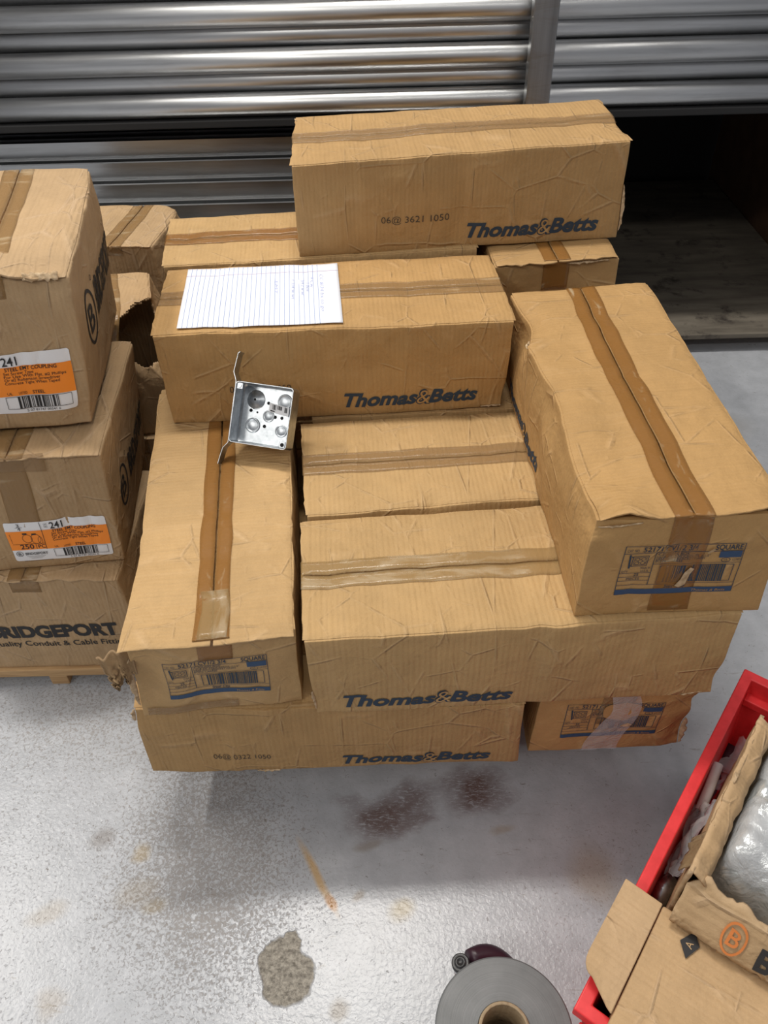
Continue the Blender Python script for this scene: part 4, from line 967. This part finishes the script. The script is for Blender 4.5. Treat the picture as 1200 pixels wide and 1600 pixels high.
# a lower carton carries it inside the bin
lc = empty('inner_carton', bpt(.175+tl_/2+.005, .055+tw/2, .007), bang); tag(lc, 'carton at the bottom of the red bin beneath the torn one', 'carton')
V, F = grid_box(-tl_/2+.004, tl_/2, -tw/2+.01, tw/2-.004, 0, .131, .03); bevel(mobj('body', V, F, BP[1], lc, True), .003, 2, 45)
tb = empty('torn_carton', bpt(.172+tl_/2, .050+tw/2, .14), bang); tag(tb, 'torn open tan carton with an orange round logo standing in the red bin', 'carton')
def tbx(z):
    k = min(1, max(0, (z-.160)/.010)); return -.028*k*k*(3-2*k)+.055*max(0, (z-.175)/.08)
def wall(path, ztop, name, thick=.0055, mat=BP[0]):
    """upright torn wall along a plan path of points; ztop(s) gives the ragged height"""
    V, F = [], []; n = 44; m_ = 30
    cum = [0.0]
    for a, b in zip(path, path[1:]): cum.append(cum[-1]+(Vector(b)-Vector(a)).length)
    for i in range(n):
        s_ = cum[-1]*i/(n-1); k = max(j for j in range(len(cum)) if cum[j] <= s_+1e-9); k = min(k, len(path)-2)
        t_ = (s_-cum[k])/(cum[k+1]-cum[k]); p = Vector(path[k])*(1-t_)+Vector(path[k+1])*t_
        zt = ztop(s_/cum[-1])
        for j in range(m_):
            b = j/(m_-1); q = Vector((p[0], p[1], zt*b)); q += n3(q, 16, 3)*.003+n3(q, 60, 8)*.0012; q.x += tbx(q.z) if name == 'front_wall' else 0
            V.append(q)
    for i in range(n-1):
        for j in range(m_-1): F.append((i*m_+j, (i+1)*m_+j, (i+1)*m_+j+1, i*m_+j+1))
    o = mobj(name, V, F, mat, tb, True); md = o.modifiers.new('thick', 'SOLIDIFY'); md.thickness = thick; md.offset = -1
    return o, V
hx, hy = tl_/2, tw/2
zfront = lambda s: .236 - .03*s + .010*noise.noise(Vector((s*9, 1, 0)))+.005*noise.noise(Vector((s*40, 1, 0))) - .02*max(0, .1-s)/.1
zleft = lambda s: .240 + .006*noise.noise(Vector((s*8, 5, 0)))+.004*noise.noise(Vector((s*34, 5, 0))) - .02*exp(-((s-.12)/.05)**2)
wall([(-hx, hy), (-hx, -hy)], zfront, 'front_wall')
wall([(-hx+.004, hy), (hx, hy)], zleft, 'side_wall'); wall([(-hx+.004, -hy), (hx, -hy)], zleft, 'side_wall'); wall([(hx, hy), (hx, -hy)], lambda s: .22, 'rear_wall')
V, F = grid_box(-hx+.002, hx-.002, -hy+.002, hy-.002, 0, .004, .05); mobj('bottom', V, F, BP[0], tb)
def tbmap(u, v_, h):
    q = Vector((-hx, hy-u, v_)); q += n3(q, 16, 3)*.003+n3(q, 60, 8)*.0012; q.x += tbx(q.z); return q+Vector((-.0016-h, 0, 0))
d = Decal(); d.ring(ORANGE_D, .068, .198, .0145, .0028, .019); d.text(ORANGE_D, 'B', .061, .189, .014, .027, .012); d.text(INK, 'BRIDGEPORT', .098, .182, .20, .032, .04)
d.build('printed_logo', tbmap, tb, step=.012)
V, F = [], []
for i in range(40):
    for j in range(4):
        a, b = i/39, j/3; x = -hx+.006+(2*hx-.012)*a
        V.append(Vector((x, hy-.019+.023*b+.003*noise.noise(Vector((a*14, b*2, 1))), .228+.016*b-.006*(b-.5)**2+.005*noise.noise(Vector((a*9, b, 4))))))
for i in range(39):
    for j in range(3): F.append((i*4+j, (i+1)*4+j, (i+1)*4+j+1, i*4+j+1))
o = mobj('folded_edge', V, F, KRAFT, tb, True); m = o.modifiers.new('thick', 'SOLIDIFY'); m.thickness = .003
# torn lip at the corner
V, F = [], []
for i in range(14):
    for j in range(6):
        a, b = i/13, j/5
        p = Vector((-hx+.018+.06*a, hy+.003+.012*b*(1+.4*noise.noise(Vector((a*6, b, 3)))), .225+.014*(1-a)-.035*b+.006*noise.noise(Vector((a*10, b*4, 7))))); V.append(p)
for i in range(13):
    for j in range(5): F.append((i*6+j, (i+1)*6+j, (i+1)*6+j+1, i*6+j+1))
o = mobj('torn_lip', V, F, INNER_SHADE, tb, True); m = o.modifiers.new('thick', 'SOLIDIFY'); m.thickness = .002

# plastic film material and bag of fittings
t = NT('clear_plastic_film'); a = t.noise(t.coord('Object'), 35, 5, .65, 1.2); t.set(Base_Color=(.82, .82, .84), Roughness=.16, Alpha=.34, Normal=t.bump(a, .8, .006)); FILM = t.m
t = NT('bagged_zinc_fittings'); v_ = t.coord('Object'); t.set(Base_Color=t.ramp(t.noise(v_, 26, 4, .6, .8), [(.3, (.42, .45, .46)), (.62, (.74, .77, .78)), (.8, (.92, .93, .93))]), Metallic=.55, Roughness=.26, Normal=t.bump(t.noise(v_, 22, 4, .6, 1.0), .6, .008)); BAGM = t.m
V, F = [], []
for i in range(13):
    for j in range(17):
        u_, w_ = i/12, j/16; p = B_.mapper('-x')(.100+.050*u_+.02*(w_-.5)*(u_-.5)+.012*sin(w_*5), .176-.172*w_, .003)
        V.append(p+noise.noise_vector(Vector((u_*3, w_*5, 2)))*.003*Vector((1, 1, .6)).length*.5)
for i in range(12):
    for j in range(16): F.append((i*17+j, (i+1)*17+j, (i+1)*17+j+1, i*17+j+1))
mobj('clear_film', V, F, FILM, B_.root, True)['label'] = 'clear plastic film stuck over the label'
bg = empty('fittings_bag', bpt(.172+tl_/2, .050+tw/2, .1445), bang); tag(bg, 'clear plastic bag full of zinc conduit fittings in the torn carton', 'bag')
def blob(nx, ny, x0, x1, y0, y1, zb, zt, seed, amp):
    V, F = [], []
    for i in range(nx+1):
        for j in range(ny+1):
            u, v__ = i/nx, j/ny; e = (max(0, 1-(2*u-1)**10)*max(0, 1-(2*v__-1)**10))**.5
            p = Vector((x0+(x1-x0)*u, y0+(y1-y0)*v__, 0)); cell = noise.cell_vector(Vector((p.x*22, p.y*22, seed)))
            V.append(Vector((p.x, p.y, zb+(zt-zb)*e + e*amp*noise.noise(Vector((p.x*15, p.y*15, seed))) + e*amp*.5*abs(noise.noise(Vector((p.x*40, p.y*40, seed+3)))))))
    for i in range(nx):
        for j in range(ny): F.append((i*(ny+1)+j, (i+1)*(ny+1)+j, (i+1)*(ny+1)+j+1, i*(ny+1)+j+1))
    m_ = len(V); V += [Vector((x0, y0, 0)), Vector((x1, y0, 0)), Vector((x1, y1, 0)), Vector((x0, y1, 0))]
    ring_ = [i*(ny+1) for i in range(nx+1)]; 
    return V[:m_], F
V, F = blob(50, 44, -hx+.036, hx-.008, -hy+.008, hy-.008, .0, .222, 5.0, .034)
o = mobj('fittings', V, F, BAGM, bg, True)
V, F = blob(40, 36, -hx+.045, hx-.010, -hy+.010, hy-.012, .05, .240, 9.0, .034)
mobj('film', V, F, FILM, bg, True)
def crumple(name, label, pts, seed, amp, n=22, cat='plastic film'):
    """crumpled film spanning four bin-space corners (a, b, z)"""
    c_ = [bpt(*p) for p in pts]; org = c_[0]; rt = empty(name, org); tag(rt, label, cat); V, F = [], []
    for i in range(n+1):
        for j in range(n+1):
            u, v__ = i/n, j/n; p = c_[0]*(1-u)*(1-v__)+c_[1]*u*(1-v__)+c_[2]*u*v__+c_[3]*(1-u)*v__ - org
            q = Vector((u*4, v__*4, seed)); V.append(p + noise.noise_vector(q)*amp + noise.noise_vector(q*2.7)*amp*.4)
    for i in range(n):
        for j in range(n): F.append((i*(n+1)+j, (i+1)*(n+1)+j, (i+1)*(n+1)+j+1, i*(n+1)+j+1))
    mobj('film', V, F, FILM, rt, True)
crumple('plastic_bag', 'clear plastic bag crumpled at the back of the red bin', [(.44, .033, .16), (.54, .035, .17), (.55, .12, .19), (.45, .10, .2)], 2.0, .014)
crumple('plastic_bag', 'crinkled clear bag squeezed between torn carton and bin wall', [(.24, .022, .20), (.37, .022, .21), (.37, .044, .25), (.24, .044, .25)], 6.0, .009)
crumple('plastic_bag', 'clear plastic sheet hanging over the far rim of the red bin', [(.50, .085, .245), (.575, .06, .292), (.605, .20, .290), (.50, .20, .25)], 11.0, .010)
V, F = tube_mesh([atz(1094, 1266, .215), atz(1109, 1230, .228), atz(1122, 1194, .238)], .0075, 20)
o = mobj('white_tube', V, F, plain('white_plastic', (.82, .80, .80), .35), None, True); tag(o, 'white plastic tube in a clear bag inside the red bin', 'tube')
V, F = tube_mesh([bpt(.205, .033, .20), bpt(.228, .031, .205), bpt(.25, .036, .20)], [.010, .012, .010], 16)
o = mobj('metal_coupling', V, F, ZINC, None, True); tag(o, 'small shiny coupling in the gap beside the torn carton', 'fitting')
fl = empty('bin_filler', bpt(.36, .036, .007), bang)
V, F = grid_box(-.175, .2, -.002, .011, 0, .125, .02); mobj('packed_bags', [v+n3(v, 20, 4)*.006 for v in V], F, plain('dark_packed_bags', (.07, .035, .05), .5), fl, True)
tag(fl, 'dark bagged fittings packed along the left wall of the red bin', 'bag')

# ------------------------------------------------------------------ film roll and tool
RC = atz(788, 1611, .13); RR = .0905
rl = empty('film_roll', (RC.x, RC.y, 0)); tag(rl, 'grey roll of stretch film standing on end on the floor', 'film roll')
t = NT('grey_stretch_film'); v_ = t.coord('Object'); sx = t.add('ShaderNodeSeparateXYZ'); t.link(v_, sx.inputs[0])
rad = t.math('SQRT', t.math('ADD', t.math('POWER', sx.outputs[0], 2.0), t.math('POWER', sx.outputs[1], 2.0)))
cb = t.add('ShaderNodeCombineXYZ'); t.link(rad, cb.inputs[0]); rings = t.noise(cb.outputs[0], 420, 4, .7); soft = t.noise(v_, 24, 4)
t.set(Base_Color=t.mix(.5, t.ramp(rings, [(.3, (.085, .09, .092)), (.7, (.17, .175, .18))]), t.ramp(soft, [(.3, (.085, .09, .092)), (.7, (.18, .185, .19))])), Roughness=.42, Normal=t.bump(rings, .25, .0006)); GREYF = t.m
prof = [(.0345, .0), (RR-.002, 0), (RR, .002), (RR, .128), (RR-.002, .130), (.0345, .130)]
v, f = lathe(prof, 96, True); bevel(mobj('wound_film', v, f, GREYF, rl, True), .0006, 1, 30)
for p in bpy.data.objects['wound_film'].data.polygons: p.use_smooth = False
CORE = cardboard('core_board', (.34, .25, .15), 55)
v, f = lathe([(.0295, 0), (.0340, 0), (.0340, .1325), (.0335, .1335), (.0300, .1335), (.0295, .1325)], 64, True); mobj('core', v, f, CORE, rl, True)

tl0 = atz(732, 1503, .075)
tg = empty('tape_gun', (tl0.x, tl0.y, 0)); tag(tg, 'dark maroon hand tool with a round knob and red label beside the film roll', 'tool')
DK = plain('black_plastic', (.022, .022, .024), .38); MAR = plain('maroon_plastic', (.035, .012, .022), .4); SIL = plain('silver_label', (.55, .55, .56), .3, .6); RDL = plain('red_label', (.45, .02, .025), .45)
tilt = Matrix.Rotation(radians(-9), 4, 'Y')
def tl(name, prof, mat, seg=28):
    v, f = lathe(prof, seg); mobj(name, [tilt @ Vector(p) for p in v], f, mat, tg, True)
tl('can_base', [(.0001, .003), (.0125, .003), (.0130, .0045), (.0130, .022)], DK)
tl('red_band', [(.0130, .022), (.0133, .022), (.0133, .052)], RDL)
tl('silver_band', [(.0133, .052), (.0133, .068)], SIL)
tl('knob', [(.0133, .068), (.0130, .074), (.0115, .0755), (.0095, .0745), (.0085, .0745), (.0075, .0775), (.0045, .0775), (.004, .0765), (.0001, .0765)], DK)
P = []
for k in range(12):
    a = k/11; P.append(Vector((.004+.066*a, .0085+.010*sin(a*pi)-.012*a*a, .060-.030*a)))
v, f = tube_mesh(P, [.0135+.003*sin(pi*k/11) for k in range(12)], 16); mobj('handle', v, f, MAR, tg, True)
